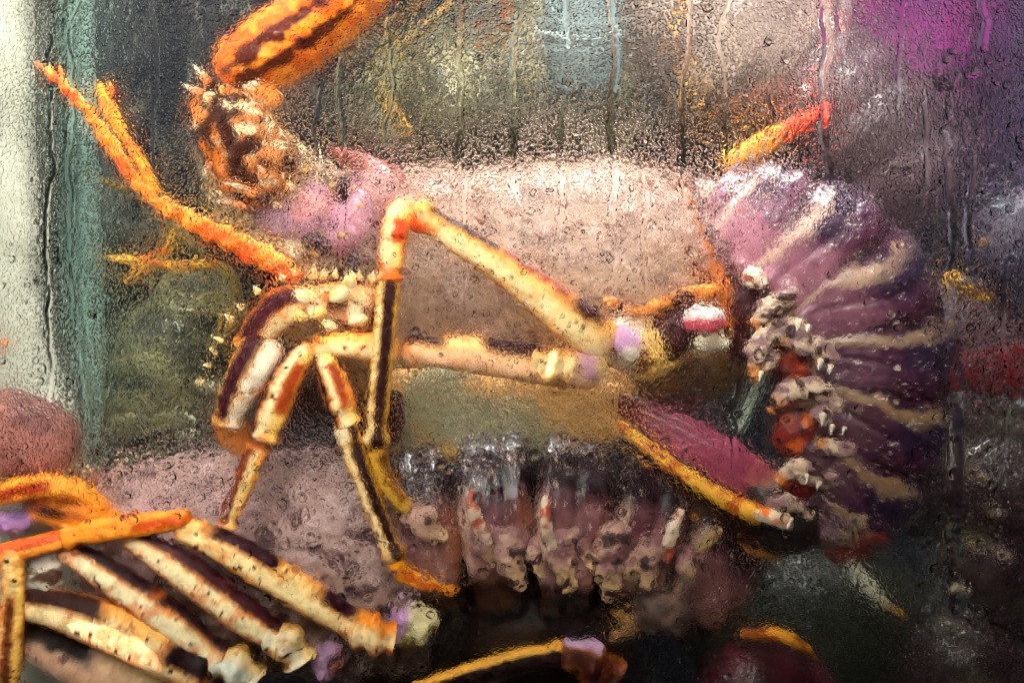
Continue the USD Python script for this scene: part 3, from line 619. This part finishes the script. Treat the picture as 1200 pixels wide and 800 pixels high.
# antenna base: spotted first joint, then a thick striped second joint leaving at the top
ab = holder(A, 'antenna')
put(ab, 'first_joint', tube([(330, 236, .034), (300, 190, .026), (274, 142, .022), (262, 92, .026)], [40, 50, 46, 32], lambda t, u, th, P: mixc(mixc(mixc(lin((160, 92, 44)) + 0 * P, lin((216, 190, 150)) + 0 * P, sstep(.50, .62, nz(P, 170, 3))), lin((206, 110, 36)) + 0 * P, sstep(.45, .9, u)), lin((56, 24, 18)) + 0 * P, np.maximum(sstep(.53, .58, nz(P, 130, 8)), sstep(.22, .10, np.abs(u - .3) + .4 * (nz(P, 120, 4) - .5)) * sstep(.25, .4, t))), ref=(-1, 0), disp=lumps(150, 16, 6), m=70), 'leg_shell')
put(ab, 'second_joint', tube([(262, 100, .024), (310, 66, .018), (372, 24, .018), (450, -40, .02)], [34, 44, 42, 36], lambda t, u, th, P: mixc(mixc(lin((224, 130, 36)) + 0 * P, lin((196, 86, 22)) + 0 * P, sstep(.42, .6, nz(P, 120, 3))), lin((76, 26, 14)) + 0 * P, np.maximum(sstep(.24, .1, np.abs(u - .34) + .7 * (nz(P, 130, 5) - .5) + .0 * t), sstep(.2, .08, np.abs(u + .28) + .7 * (nz(P, 150, 6) - .5))) * sstep(.0, .12, t)), ref=(-1, -1), disp=lumps(180, 9, 6), m=70, ridge=.03), 'leg_shell')
put(ab, 'collar', tube([(326, 126, .02), (300, 100, .014), (270, 84, .012)], [14, 16, 10], lambda t, u, th, P: mixc(lin((214, 130, 60)) + 0 * P, lin((240, 220, 190)) + 0 * P, sstep(.45, .6, nz(P, 160, 3))), disp=lumps(180, 14, 2), m=30), 'leg_shell')
for k, (p, q, r) in enumerate([((246, 100), (226, 76), 9), ((238, 112), (214, 100), 9), ((238, 140), (224, 152), 6), ((248, 190), (238, 206), 6), ((300, 230), (262, 214), 8), ((290, 244), (250, 236), 7), ((312, 210), (300, 186), 7)]):
    put(ab, 'spine', spike((*p, .008), (*q, .007), r * .8, lin((190, 110, 60)), lin((226, 204, 176))), 'leg_shell')
for k in range(22):
    t = rng.random(); x, y = 258 + 60 * t + 50 * (rng.random() - .5), 100 + 120 * t
    r = 3 + 4 * rng.random()
    put(ab, 'knob', blob((x, y, .006 + .01 * t), (r, r, r), lambda P, v: mixc(PALE + 0 * P, lin((206, 140, 60)) + 0 * P, sstep(.4, .6, nz(P, 200, 3))), 0, 2), 'leg_shell')

# ================================================================== the lower lobster: mottled carapace, legs to the lower left, dark tail in the middle
Bq = thing('spiny_lobster', 'lower lobster with mottled pink-grey carapace, dark tail and striped cream legs', 'lobster', 'spiny lobsters pressed to the front glass')


def carB(t, u, th, P):
    n = nz(P, 60, 13, 4) - .5
    c = mixc(lin((176, 136, 134)) + 0 * P, lin((142, 112, 104)) + 0 * P, sstep(.2, .8, t + n))
    c = mixc(c, lin((120, 92, 76)) + 0 * P, sstep(.1, -.6, u + .6 * n))
    c = mixc(c, lin((62, 26, 34)) + 0 * P, 1.0 * sstep(.515, .56, nz(P, 180, 15, 2)))
    return mixc(c, lin((210, 180, 180)) + 0 * P, .6 * sstep(.58, .66, nz(P, 220, 25, 2)))


def pits(t, u, th, P):
    return -10 * sstep(.50, .60, nz(P, 180, 15, 2)) + 5 * sstep(.55, .68, nz(P, 220, 25, 2)) + (nz(P, 60, 3) - .5) * 10


put(Bq, 'carapace', tube([(60, 640, .07), (170, 650, .058), (320, 656, .052), (450, 664, .05), (500, 660, .052)], [70, 112, 128, 130, 112], carB, flat=.55, disp=pits, m=150, n=220, cap=(.7, .2)), 'rough_shell')
BX = np.array([(468, 632, .044), (552, 614, .04), (640, 612, .038), (730, 624, .038), (806, 650, .042), (860, 700, .05)], float)
BR = [98, 98, 100, 94, 84, 66]
db = spline(BX, 400)
cb = [0.0, .17, .37, .57, .76, 1.0]


def tailB(seed):
    def f(t, u, th, P):
        n = nz(P, 110, seed, 4) - .5
        n2 = nz(P, 700, seed + 4, 3) - .5
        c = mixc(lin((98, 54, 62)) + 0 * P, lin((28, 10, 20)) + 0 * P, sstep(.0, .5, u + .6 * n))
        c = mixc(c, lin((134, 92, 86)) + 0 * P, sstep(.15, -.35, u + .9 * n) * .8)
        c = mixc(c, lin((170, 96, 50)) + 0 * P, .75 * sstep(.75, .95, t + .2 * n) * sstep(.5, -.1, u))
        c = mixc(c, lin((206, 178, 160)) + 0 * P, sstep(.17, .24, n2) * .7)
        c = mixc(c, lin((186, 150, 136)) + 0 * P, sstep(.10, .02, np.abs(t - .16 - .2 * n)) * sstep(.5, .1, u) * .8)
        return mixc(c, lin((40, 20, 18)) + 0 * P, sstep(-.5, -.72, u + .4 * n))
    return f


def pushB(seed):
    def f(t, u, th, P):
        return -8 + 16 * sstep(.02, .22, t) - 4 * sstep(.09, 0, np.abs(t - .55)) - 5 * sstep(.8, 1, t) + (nz(P, 120, seed, 4) - .5) * (8 + 22 * sstep(.1, -.4, u))
    return f


for k in range(5):
    a, b = cb[k], min(cb[k + 1] + .02, 1)
    q = db[np.linspace(a * 399, b * 399, 24).astype(int)]
    r = np.interp(np.linspace(a, b, 12), np.linspace(0, 1, 6), BR)
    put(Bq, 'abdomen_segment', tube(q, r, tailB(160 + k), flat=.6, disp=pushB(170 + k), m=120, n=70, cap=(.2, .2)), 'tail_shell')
for k, (p, q, r) in enumerate([((566, 610), (578, 664), 14), ((594, 606), (612, 690), 25), ((626, 630), (636, 676), 12), ((656, 604), (668, 694), 24), ((692, 620), (692, 668), 14), ((722, 606), (714, 704), 25), ((742, 640), (744, 682), 13), ((770, 620), (756, 692), 20), ((488, 590), (522, 634), 22), ((806, 640), (808, 680), 14)]):
    put(Bq, 'lappet', tube([(*p, .020), ((p[0] * .6 + q[0] * .4) - 4, p[1] * .5 + q[1] * .5, .011), (*q, .012)], [r, r * 1.05, r * .8, r * .5, r * .3],
        lambda t, u, th, P, k=k: mixc(mixc(mixc(lin((122, 76, 78)) + 0 * P, lin((170, 130, 114)) + 0 * P, sstep(.4, .6, nz(P, 130, k) + .3 * (t - .4))), lin((196, 156, 116)) + 0 * P, sstep(.5, .9, t + .7 * (nz(P, 200, k + 5) - .5))), lin((60, 26, 26)) + 0 * P, sstep(.55, .62, nz(P, 200, k + 40))),
        flat=.6, ref=(1, 0), disp=lumps(190, 16, 190 + k), m=44, cap=(1.0, .6)), 'rough_shell')
for k, (x0, y0, x1, y1) in enumerate([(552, 574, 574, 640), (640, 580, 648, 646), (800, 596, 782, 660)]):
    put(Bq, 'shell_ridge', tube([(x0, y0, .010), ((x0 + x1) / 2 - 5, (y0 + y1) / 2, .007), (x1, y1, .009)], [4, 8, 9, 5],
        lambda t, u, th, P, k=k: mixc(lin((204, 176, 156)) + 0 * P, lin((150, 70, 50)) + 0 * P, sstep(.45, .6, nz(P, 160, k))), disp=lumps(240, 8, k), m=20), 'tail_shell')
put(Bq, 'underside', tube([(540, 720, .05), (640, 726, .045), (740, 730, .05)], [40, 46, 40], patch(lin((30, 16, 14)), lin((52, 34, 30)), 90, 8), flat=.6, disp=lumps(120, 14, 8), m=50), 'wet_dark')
put(Bq, 'swimmeret', tube([(706, 690, .03), (722, 714, .026), (744, 732, .026), (712, 748, .024)], [9, 10, 9, 5], lambda t, u, th, P: mixc(lin((196, 150, 90)) + 0 * P, lin((110, 70, 44)) + 0 * P, sstep(.4, .6, nz(P, 200, 8))), disp=lumps(200, 10, 8), m=20), 'leg_shell')
put(Bq, 'swimmeret', tube([(744, 726, .024), (776, 716, .02), (804, 736, .022)], [26, 26, 18], patch(lin((120, 90, 76)), lin((70, 50, 44)), 150, 9), disp=lumps(160, 20, 9), m=36), 'rough_shell')
put(Bq, 'swimmeret', tube([(812, 648, .02), (830, 632, .02), (844, 618, .022)], [7, 8, 5], lambda t, u, th, P: lin((150, 120, 80)) + 0 * P, m=14), 'leg_shell')

# legs of B: the fan at the lower left
def legB(seed, pts, r, stripes, **kw):
    h = holder(Bq, 'leg')
    seg(h, 'thigh', pts, r, seed=seed, stripes=stripes, **kw)
    return h


h1 = legB(201, [(206, 616, .012), (270, 644, .009), (350, 692, .010), (440, 746, .016)], [20, 29, 28, 26], [(.18, .46, .25, .95), (.70, .86, .2, .95)], ref=(.5, -1), base=lin((242, 206, 140)), belly=lin((244, 220, 170)), edge=lin((226, 130, 40)))
seg(h1, 'hip', [(416, 736, .012), (440, 744, .010), (462, 748, .012)], [28, 30, 22], ring=3.5, cap=(.5, .35), seed=206, base=lin((236, 150, 50)), edge=ORANGE, belly=PALE)
put(h1, 'hip_joint', blob((482, 730, .016), (30, 26, 14), lambda P, v: mixc(mixc(lin((226, 210, 160)) + 0 * P, lin((186, 140, 190)) + 0 * P, sstep(.1, .5, -v[:, 0] + .3 * v[:, 2] + 1.2 * (nz(P, 130, 8) - .5))), lin((120, 100, 50)) + 0 * P, sstep(.56, .68, nz(P, 160, 3))), 10, 4, lumpb(120, 26, 4)), 'leg_shell')
h2 = legB(202, [(148, 626, .014), (210, 664, .011), (280, 716, .011), (346, 760, .015)], [18, 30, 30, 25], [(.08, .9, .28, .95, lin((56, 16, 22)))], ref=(.6, -1), base=lin((240, 204, 130)), belly=lin((244, 228, 190)))
seg(h2, 'hip', [(312, 740, .014), (336, 752, .012), (352, 776, .014)], [24, 28, 26], ring=3.5, cap=(.5, .35), seed=207, base=PALE, belly=lin((236, 230, 214)), edge=lin((200, 140, 50)))
put(h2, 'hip_joint', blob((386, 772, .018), (20, 22, 10), lambda P, v: mixc(lin((180, 140, 176)) + 0 * P, lin((110, 60, 50)) + 0 * P, sstep(.42, .6, nz(P, 120, 6))), 10, 4, lumpb(130, 26, 4)), 'leg_shell')
h3 = legB(203, [(72, 640, .014), (130, 676, .011), (200, 726, .011), (268, 780, .015)], [18, 28, 30, 25], [(.12, .55, .30, .95, lin((40, 12, 16))), (.55, .98, .42, .95, lin((40, 12, 16)))], ref=(.6, -1), base=lin((236, 206, 140)), belly=lin((240, 228, 196)))
seg(h3, 'hip', [(250, 770, .014), (276, 780, .012), (296, 800, .014)], [22, 30, 28], ring=3.5, cap=(.5, .35), seed=208, base=PALE, belly=lin((214, 224, 224)), edge=lin((170, 120, 40)))
h4 = legB(204, [(20, 704, .014), (90, 720, .010), (170, 754, .010), (250, 796, .014)], [24, 36, 40, 34], [(.04, .40, .12, .82, lin((48, 20, 16))), (.78, .97, -.3, .75, lin((30, 10, 12)))], ref=(.4, -1), base=lin((240, 186, 100)), belly=lin((242, 224, 180)), edge=lin((214, 130, 60)))
h5 = legB(205, [(16, 738, .024), (80, 764, .02), (150, 800, .02), (230, 850, .024)], [30, 44, 50, 40], [(.06, .42, -.1, .6, lin((30, 14, 14)))], ref=(.4, -1), base=lin((232, 210, 170)), belly=lin((190, 150, 130)), edge=lin((200, 160, 140)))
h6 = holder(Bq, 'leg')
seg(h6, 'shin', [(226, 606, .010), (180, 612, .007), (120, 620, .007), (70, 630, .008)], [15, 19, 21, 17], seed=211, base=lin((240, 160, 60)), belly=lin((238, 150, 50)), stripes=[(.05, .4, -.5, .1, lin((206, 80, 20)))], edge=lin((220, 110, 20)))
seg(h6, 'foot', [(86, 628, .008), (40, 640, .007), (-30, 656, .008)], [16, 17, 18], seed=212, base=lin((238, 140, 40)), belly=lin((236, 150, 60)), edge=lin((214, 90, 16)), stripes=[(.1, .9, .1, .5, lin((214, 90, 50)))])
h7 = holder(Bq, 'leg')
seg(h7, 'shin', [(128, 600, .020), (92, 574, .014), (40, 570, .012), (-30, 588, .012)], [12, 18, 20, 20], seed=213, base=lin((240, 160, 50)), belly=lin((238, 160, 60)), edge=lin((220, 110, 20)), stripes=[(.45, .9, -.4, .2, lin((150, 40, 14)))])
put(h7, 'plate', blob((84, 600, .02), (60, 26, 16), lambda P, v: mixc(mixc(lin((232, 140, 40)) + 0 * P, lin((150, 70, 30)) + 0 * P, sstep(.42, .6, nz(P, 100, 8))), lin((60, 20, 16)) + 0 * P, sstep(.34, .2, np.hypot(v[:, 0] + .3, v[:, 2] + .1))), 12, 4, lumpb(120, 16, 4)), 'leg_shell')
put(h7, 'plate', blob((12, 612, .014), (26, 15, 10), lambda P, v: mixc(LILAC + 0 * P, lin((96, 66, 110)) + 0 * P, sstep(.45, .6, nz(P, 160, 8))), -10, 3, lumpb(150, 8, 4)), 'leg_shell')
h8 = holder(Bq, 'leg')
seg(h8, 'foot', [(14, 640, .006), (16, 690, .005), (12, 750, .005), (8, 830, .006)], [17, 19, 20, 20], seed=214, base=lin((236, 196, 110)), belly=lin((240, 214, 150)), edge=lin((206, 110, 30)), stripes=[(.3, 1.0, -.5, .0, lin((100, 50, 20)))], ref=(1, 0))
put(h8, 'hook', blob((52, 672, .014), (22, 34, 14), lambda P, v: mixc(lin((226, 216, 200)) + 0 * P, lin((90, 60, 44)) + 0 * P, sstep(.5, .62, nz(P, 160, 8))), 10, 4, lumpb(160, 16, 4)), 'leg_shell')
put(Bq, 'spine', spike((120, 566, .03), (92, 540, .028), 8, lin((150, 70, 60)), PALE), 'leg_shell')
put(Bq, 'spine', spike((140, 560, .03), (150, 534, .028), 8, lin((190, 140, 140)), PALE), 'leg_shell')

# ================================================================== others pressed in around them
E = thing('spiny_lobster', 'reddish brown lobster shell at the left edge above the orange legs', 'lobster', 'spiny lobsters pressed to the front glass')
put(E, 'carapace', tube([(-60, 500, .024), (20, 508, .020), (92, 534, .024)], [40, 52, 40], patch(lin((140, 82, 72)), lin((100, 50, 50)), 80, 3), flat=.4, disp=lumps(90, 16, 3), m=60), 'rough_shell')
put(E, 'horn', tube([(-10, 408, .03), (2, 404, .03), (10, 398, .03)], [8, 7, 3], lambda t, u, th, P: ORANGE + 0 * P, m=12), 'leg_shell')

C = thing('spiny_lobster', 'dark purple-brown lobster tail at the right edge beside the curled tail', 'lobster', 'spiny lobsters pressed to the front glass')
for k, (q, r) in enumerate([([(1120, 470, .1), (1200, 520, .09), (1280, 560, .1)], 70), ([(1110, 540, .09), (1190, 590, .08), (1270, 640, .09)], 72), ([(1110, 620, .09), (1180, 668, .08), (1260, 720, .09)], 64), ([(1060, 760, .09), (1130, 790, .08), (1220, 830, .09)], 70)]):
    put(C, 'abdomen_segment', tube(q, [r * .8, r, r * .9], lambda t, u, th, P, k=k: mixc(mixc(lin((40, 24, 30)) + 0 * P, lin((78, 56, 62)) + 0 * P, sstep(.5, .7, nz(P, 90, k))), lin((70, 66, 50)) + 0 * P, sstep(.5, .65, nz(P, 50, k + 7))), flat=.5, disp=lumps(100, 18, 40 + k), m=60), 'tail_shell')
for k, (x, y) in enumerate([(1150, 560), (1166, 600), (1140, 640), (1176, 650), (1124, 690)]):
    put(C, 'knob', blob((x, y, .03), (9, 7, 8), lambda P, v: mixc(lin((176, 160, 140)) + 0 * P, lin((110, 80, 40)) + 0 * P, sstep(.4, .6, nz(P, 200, 3))), 20, 3, lumpb(200, 8, k)), 'rough_shell')
put(C, 'leg', tube([(1098, 432, .085), (1160, 436, .08), (1260, 430, .085)], [20, 30, 34], patch(lin((104, 18, 24)), lin((60, 10, 16)), 90, 5), flat=.7, disp=lumps(150, 8, 5), m=40), 'leg_shell', label='dark red leg lying level')
Dk = thing('spiny_lobster', 'blue-black lobster head with pale knobs at the right edge below the violet bin', 'lobster', 'spiny lobsters pressed to the front glass')
put(Dk, 'carapace', tube([(1140, 260, .09), (1200, 290, .075), (1280, 320, .08)], [50, 84, 80], patch(lin((34, 30, 48)), lin((58, 48, 66)), 90, 3), flat=.6, disp=lumps(110, 22, 3), m=60), 'wet_dark')
for k, (x, y, r) in enumerate([(1170, 246, 9), (1150, 284, 7), (1128, 330, 8), (1186, 300, 6)]):
    put(Dk, 'knob', blob((x, y, .02), (r, r * .8, r), [lambda P, v: lin((120, 128, 140)) + 0 * P, lambda P, v: lin((130, 100, 60)) + 0 * P, lambda P, v: lin((130, 110, 96)) + 0 * P][k % 3], 20, 3, lumpb(200, 8, k)), 'leg_shell')
put(Dk, 'leg', tube([(1110, 322, .03), (1130, 340, .028), (1160, 352, .03)], [8, 9, 6], patch(OCHRE, BROWN, 200, 3), m=16), 'leg_shell')
Fk = thing('spiny_lobster', 'dark maroon lobster back with an orange rim at the bottom edge', 'lobster', 'spiny lobsters pressed to the front glass')
put(Fk, 'carapace', tube([(820, 800, .04), (890, 816, .034), (980, 840, .04)], [50, 68, 60], patch(lin((80, 26, 34)), lin((52, 18, 24)), 90, 3), flat=.5, disp=lumps(110, 12, 3), m=70), 'tail_shell')
put(Fk, 'rim', tube([(866, 744, .016), (904, 742, .012), (934, 752, .012), (956, 772, .018)], [5, 8, 8, 3], patch(lin((226, 150, 40)), lin((150, 70, 14)), 160, 3), disp=lumps(260, 7, 3), m=16), 'leg_shell')
Gk = thing('spiny_lobster', 'mostly hidden lobster showing one black leg with a golden edge, low in the middle', 'lobster', 'spiny lobsters pressed to the front glass')
lg = holder(Gk, 'leg')
seg(lg, 'thigh', [(480, 812, .012), (560, 788, .010), (620, 772, .010), (668, 764, .012)], [14, 18, 20, 18], seed=301, base=lin((34, 14, 14)), belly=lin((26, 10, 12)), edge=lin((30, 12, 12)), stripes=[(.0, 1.0, .35, 1.1, lin((226, 160, 60)))])
seg(lg, 'hip', [(656, 764, .012), (686, 770, .010), (716, 796, .014)], [20, 30, 34], ring=3.5, cap=(.5, .35), seed=302, base=lin((90, 40, 26)), belly=lin((60, 24, 18)), edge=lin((150, 80, 30)), stripes=[(.1, .5, .5, 1.1, lin((190, 150, 180)))])

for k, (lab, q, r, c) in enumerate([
        ('blackish brown lobster back added to blacken the shade under the lower tail', [(420, 800, .15), (600, 790, .14), (760, 800, .15)], 110, lin((40, 24, 20))),
        ('dark green-black lobster back added in the shadow under the curled tail', [(800, 740, .16), (960, 740, .14), (1100, 760, .15)], 100, lin((26, 28, 20))),
        ('plum-black lobster back added behind the curled tail at the right', [(1000, 560, .17), (1120, 520, .16), (1260, 500, .17)], 110, lin((38, 26, 32))),
        ('dusky red-black lobster back added behind the dark red level leg', [(1040, 400, .2), (1160, 400, .19), (1300, 410, .2)], 90, lin((44, 24, 28))),
        ('brown-black lobster back added in the shadow at the bottom right corner', [(1080, 800, .15), (1180, 790, .14), (1300, 800, .15)], 100, lin((28, 20, 22))),
        ('dim brown lobster back added between the olive lobster and the lower carapace', [(60, 640, .2), (200, 620, .2), (360, 610, .2)], 110, lin((50, 36, 30)))]):
    p = thing('spiny_lobster', lab, 'lobster', 'dark lobster backs added to fill the shadows')
    put(p, 'carapace', tube(q, [r * .8, r, r * .9], patch(c, c * 1.9, 60, k + 3), flat=.5, disp=lumps(90, 22, k + 60), m=60), 'wet_dark')  # near-black backs added to keep the shadows behind the front lobsters dark
    for j in range(5):
        t = .15 + .17 * j
        x, y, d = spline(q, 50)[int(t * 49)]
        put(p, 'spine', spike((x, y - r * .5, d - .03), (x + 16, y - r * .62, d - .045), 8, c * 2.5, c * 5), 'wet_dark')

# ================================================================== the front glass and the water on it
px0, px1, py0, py1 = -90, 1450, -80, 860
gp = thing('front_glass', 'clear front glass of the tank, misted over with running droplets', 'glass pane')
put(gp, 'pane', slab((px0 - 600) * S, (px1 - 600) * S, -0.0075, -0.0015, (400 - py1) * S, (400 + 620) * S), 'clear_glass')
nx, ny = 1240, 757
gx, gy = np.meshgrid(np.linspace(px0, px1, nx), np.linspace(py0, py1, ny))
q3 = np.stack([gx, gy, 0 * gx], -1)
fog = 0.45 + 0.5 * sstep(.3, .7, meshkit.fbm(q3 / 130, 4, 3))
fog = fog * (0.62 + 0.5 * sstep(700, 200, gy)) + .25 * sstep(420, 560, gx) * sstep(900, 760, gx) * sstep(540, 420, gy)
fog = fog + .3 * sstep(90, 20, gx) * sstep(250, 400, gy) * sstep(600, 520, gy)
fog = fog * (1 - .72 * sstep(520, 420, gx) * sstep(560, 620, gy)) * (1 - .25 * sstep(900, 1000, gx) * sstep(420, 520, gy))
fog = fog * (1 - .4 * sstep(840, 880, gx) * sstep(1110, 1080, gx) * sstep(240, 300, gy) * sstep(680, 640, gy)) * (1 - .35 * sstep(470, 520, gx) * sstep(860, 820, gx) * sstep(510, 540, gy))
H = np.zeros_like(gx)
g = np.random.default_rng(21)
dx, dy = (px1 - px0) / (nx - 1), (py1 - py0) / (ny - 1)


def drop(cx, cy, rx, ry, h):
    i0, i1 = int((cx - rx - px0) / dx), int((cx + rx - px0) / dx) + 2
    j0, j1 = int((cy - ry - py0) / dy), int((cy + ry - py0) / dy) + 2
    i0, j0 = max(i0, 0), max(j0, 0)
    s = np.s_[j0:j1, i0:i1]
    e = ((gx[s] - cx) / rx) ** 2 + ((gy[s] - cy) / ry) ** 2
    H[s] = np.maximum(H[s], h * np.clip(1 - e, 0, 1) ** 1.25)


for _ in range(9000):
    cx, cy = g.uniform(px0, px1), g.uniform(py0, py1)
    f = fog[min(int((cy - py0) / dy), ny - 1), min(int((cx - px0) / dx), nx - 1)]
    if g.random() > .35 + f:
        continue
    r = 1.8 + 2.6 * g.random() ** 2.2
    drop(cx, cy, r * g.uniform(.8, 1.1), r * g.uniform(.9, 1.4), r * .45)
for x0_, x1_, y0_, y1_, cnt in [(270, 520, 530, 710, 300), (100, 270, 530, 620, 90), (1090, 1200, 60, 420, 240), (1080, 1200, 420, 700, 120), (430, 820, 190, 400, 120), (0, 110, 250, 560, 90), (420, 980, 0, 200, 120), (850, 1100, 200, 640, 160), (480, 840, 510, 720, 140)]:
    for _ in range(cnt):
        r = 2.6 + 4.6 * g.random() ** 3
        drop(g.uniform(x0_, x1_), g.uniform(y0_, y1_), r, r * g.uniform(.8, 1.2), r * .7)
clear = np.zeros_like(gx)
for x, y0_, y1_, w in [(372, -80, 240, 5), (402, 60, 330, 6), (536, -80, 200, 7), (600, 20, 230, 8), (655, 120, 300, 6), (664, -80, 60, 7), (720, -80, 360, 8), (757, 180, 340, 5), (803, -80, 240, 5), (848, -80, 200, 5), (966, -80, 240, 9), (1056, -80, 130, 5), (1084, 120, 260, 5), (1110, 180, 420, 9), (1122, 420, 720, 16), (1150, -80, 60, 10), (1140, 180, 330, 8), (84, -80, 380, 4), (60, 40, 470, 6), (545, 200, 420, 5), (570, 420, 540, 6), (640, 300, 380, 5), (260, 360, 520, 5), (900, 260, 420, 5), (860, 440, 540, 6), (182, -80, 200, 5), (455, -80, 160, 5), (1000, 560, 700, 5), (1178, 300, 600, 6)]:
    w = max(w * .62, 3)
    yy = np.arange(y0_, y1_, 1.0)
    wob = x + 10 * (meshkit.fbm(np.stack([yy / 50, 0 * yy + x, 0 * yy], -1), 3, 5) - .5) * 2
    xc = np.interp(gy[:, 0], yy, wob)[:, None]
    on = (sstep(y0_ - 2, y0_ + 12, gy) * sstep(y1_ + 2, y1_ - 12, gy))
    prof = np.clip(1 - ((gx - xc) / w) ** 2, 0, 1) * on
    clear = np.maximum(clear, sstep(0, .3, prof))
    H = H * (1 - .9 * sstep(0, .3, prof)) + prof * w * .34 * (0.5 + meshkit.noise(np.stack([gx * 0 + x, gy / 9, 0 * gx], -1), 9))
    y = y0_ + 10 * g.random()
    while y < y1_:
        r = w * g.uniform(.3, .75)
        drop(x + 4 * (g.random() - .5) + (np.interp(y, yy, wob) - x), y, r, r * g.uniform(.9, 1.8), r * .8)
        y += r * g.uniform(2.0, 4.5)
from scipy.ndimage import gaussian_filter
H = gaussian_filter(H, .55)
film_y = -0.0009
front = W(np.stack([gx, gy, 0 * gx], -1)); front[..., 1] = film_y - 0.0003
back = front.copy(); back[..., 1] = film_y + 0.0003 + H * S
FA = np.clip(fog * (1 - .8 * clear), 0, 1.3)
top = 14
gy = np.vstack([np.repeat(np.linspace(-620, py0, top + 1)[:-1, None], nx, 1), gy]); gx = np.vstack([gx[:top], gx])
H = np.vstack([np.zeros((top, nx)), H]); FA = np.vstack([np.repeat(FA[:1], top, 0), FA]); ny += top
front = W(np.stack([gx, gy, 0 * gx], -1)); front[..., 1] = film_y - 0.0003
back = front.copy(); back[..., 1] = film_y + 0.0003 + H * S
cols = np.zeros((*gx.shape, 3)); cols[..., 0] = np.clip(FA, 0, 1.2); cols[..., 1] = np.clip((FA - .45) * 1.2, 0, 1)
idx = np.arange(nx * ny).reshape(ny, nx)
qb = np.stack([idx[:-1, :-1], idx[1:, :-1], idx[1:, 1:], idx[:-1, 1:]], -1).reshape(-1, 4)[:, ::-1]
corner = front[[0, 0, -1, -1], [0, -1, -1, 0]]
nb = nx * ny
ring = np.concatenate([idx[0], idx[1:, -1], idx[-1, -2::-1], idx[-2:0:-1, 0]])
n = len(ring)
V = np.vstack([back.reshape(-1, 3), front.reshape(-1, 3)[ring], back.reshape(-1, 3)[ring], corner])
r1, r2 = nb + n + np.arange(n), nb + np.arange(n)
side = np.stack([r1, np.roll(r1, -1), np.roll(r2, -1), r2], -1)
c4 = nb + 2 * n
tri = np.vstack([qb[:, [0, 1, 2]], qb[:, [0, 2, 3]], side[:, [0, 1, 2]], side[:, [0, 2, 3]], [[c4, c4 + 2, c4 + 1], [c4, c4 + 3, c4 + 2]]])


def facing(t, want):
    return np.sign(np.cross(V[t[:, 1]] - V[t[:, 0]], V[t[:, 2]] - V[t[:, 0]])[:, 1].sum()) == want


nq = 2 * len(qb)
if not facing(tri[:nq], 1):
    tri[:nq] = tri[:nq, ::-1]
if not facing(tri[-2:], -1):
    tri[-2:] = tri[-2:, ::-1]
CV = np.vstack([cols.reshape(-1, 3), np.zeros((2 * n + 4, 3))])
put(gp, 'water_droplets', (V, tri, CV), 'condensation', kind='stuff')
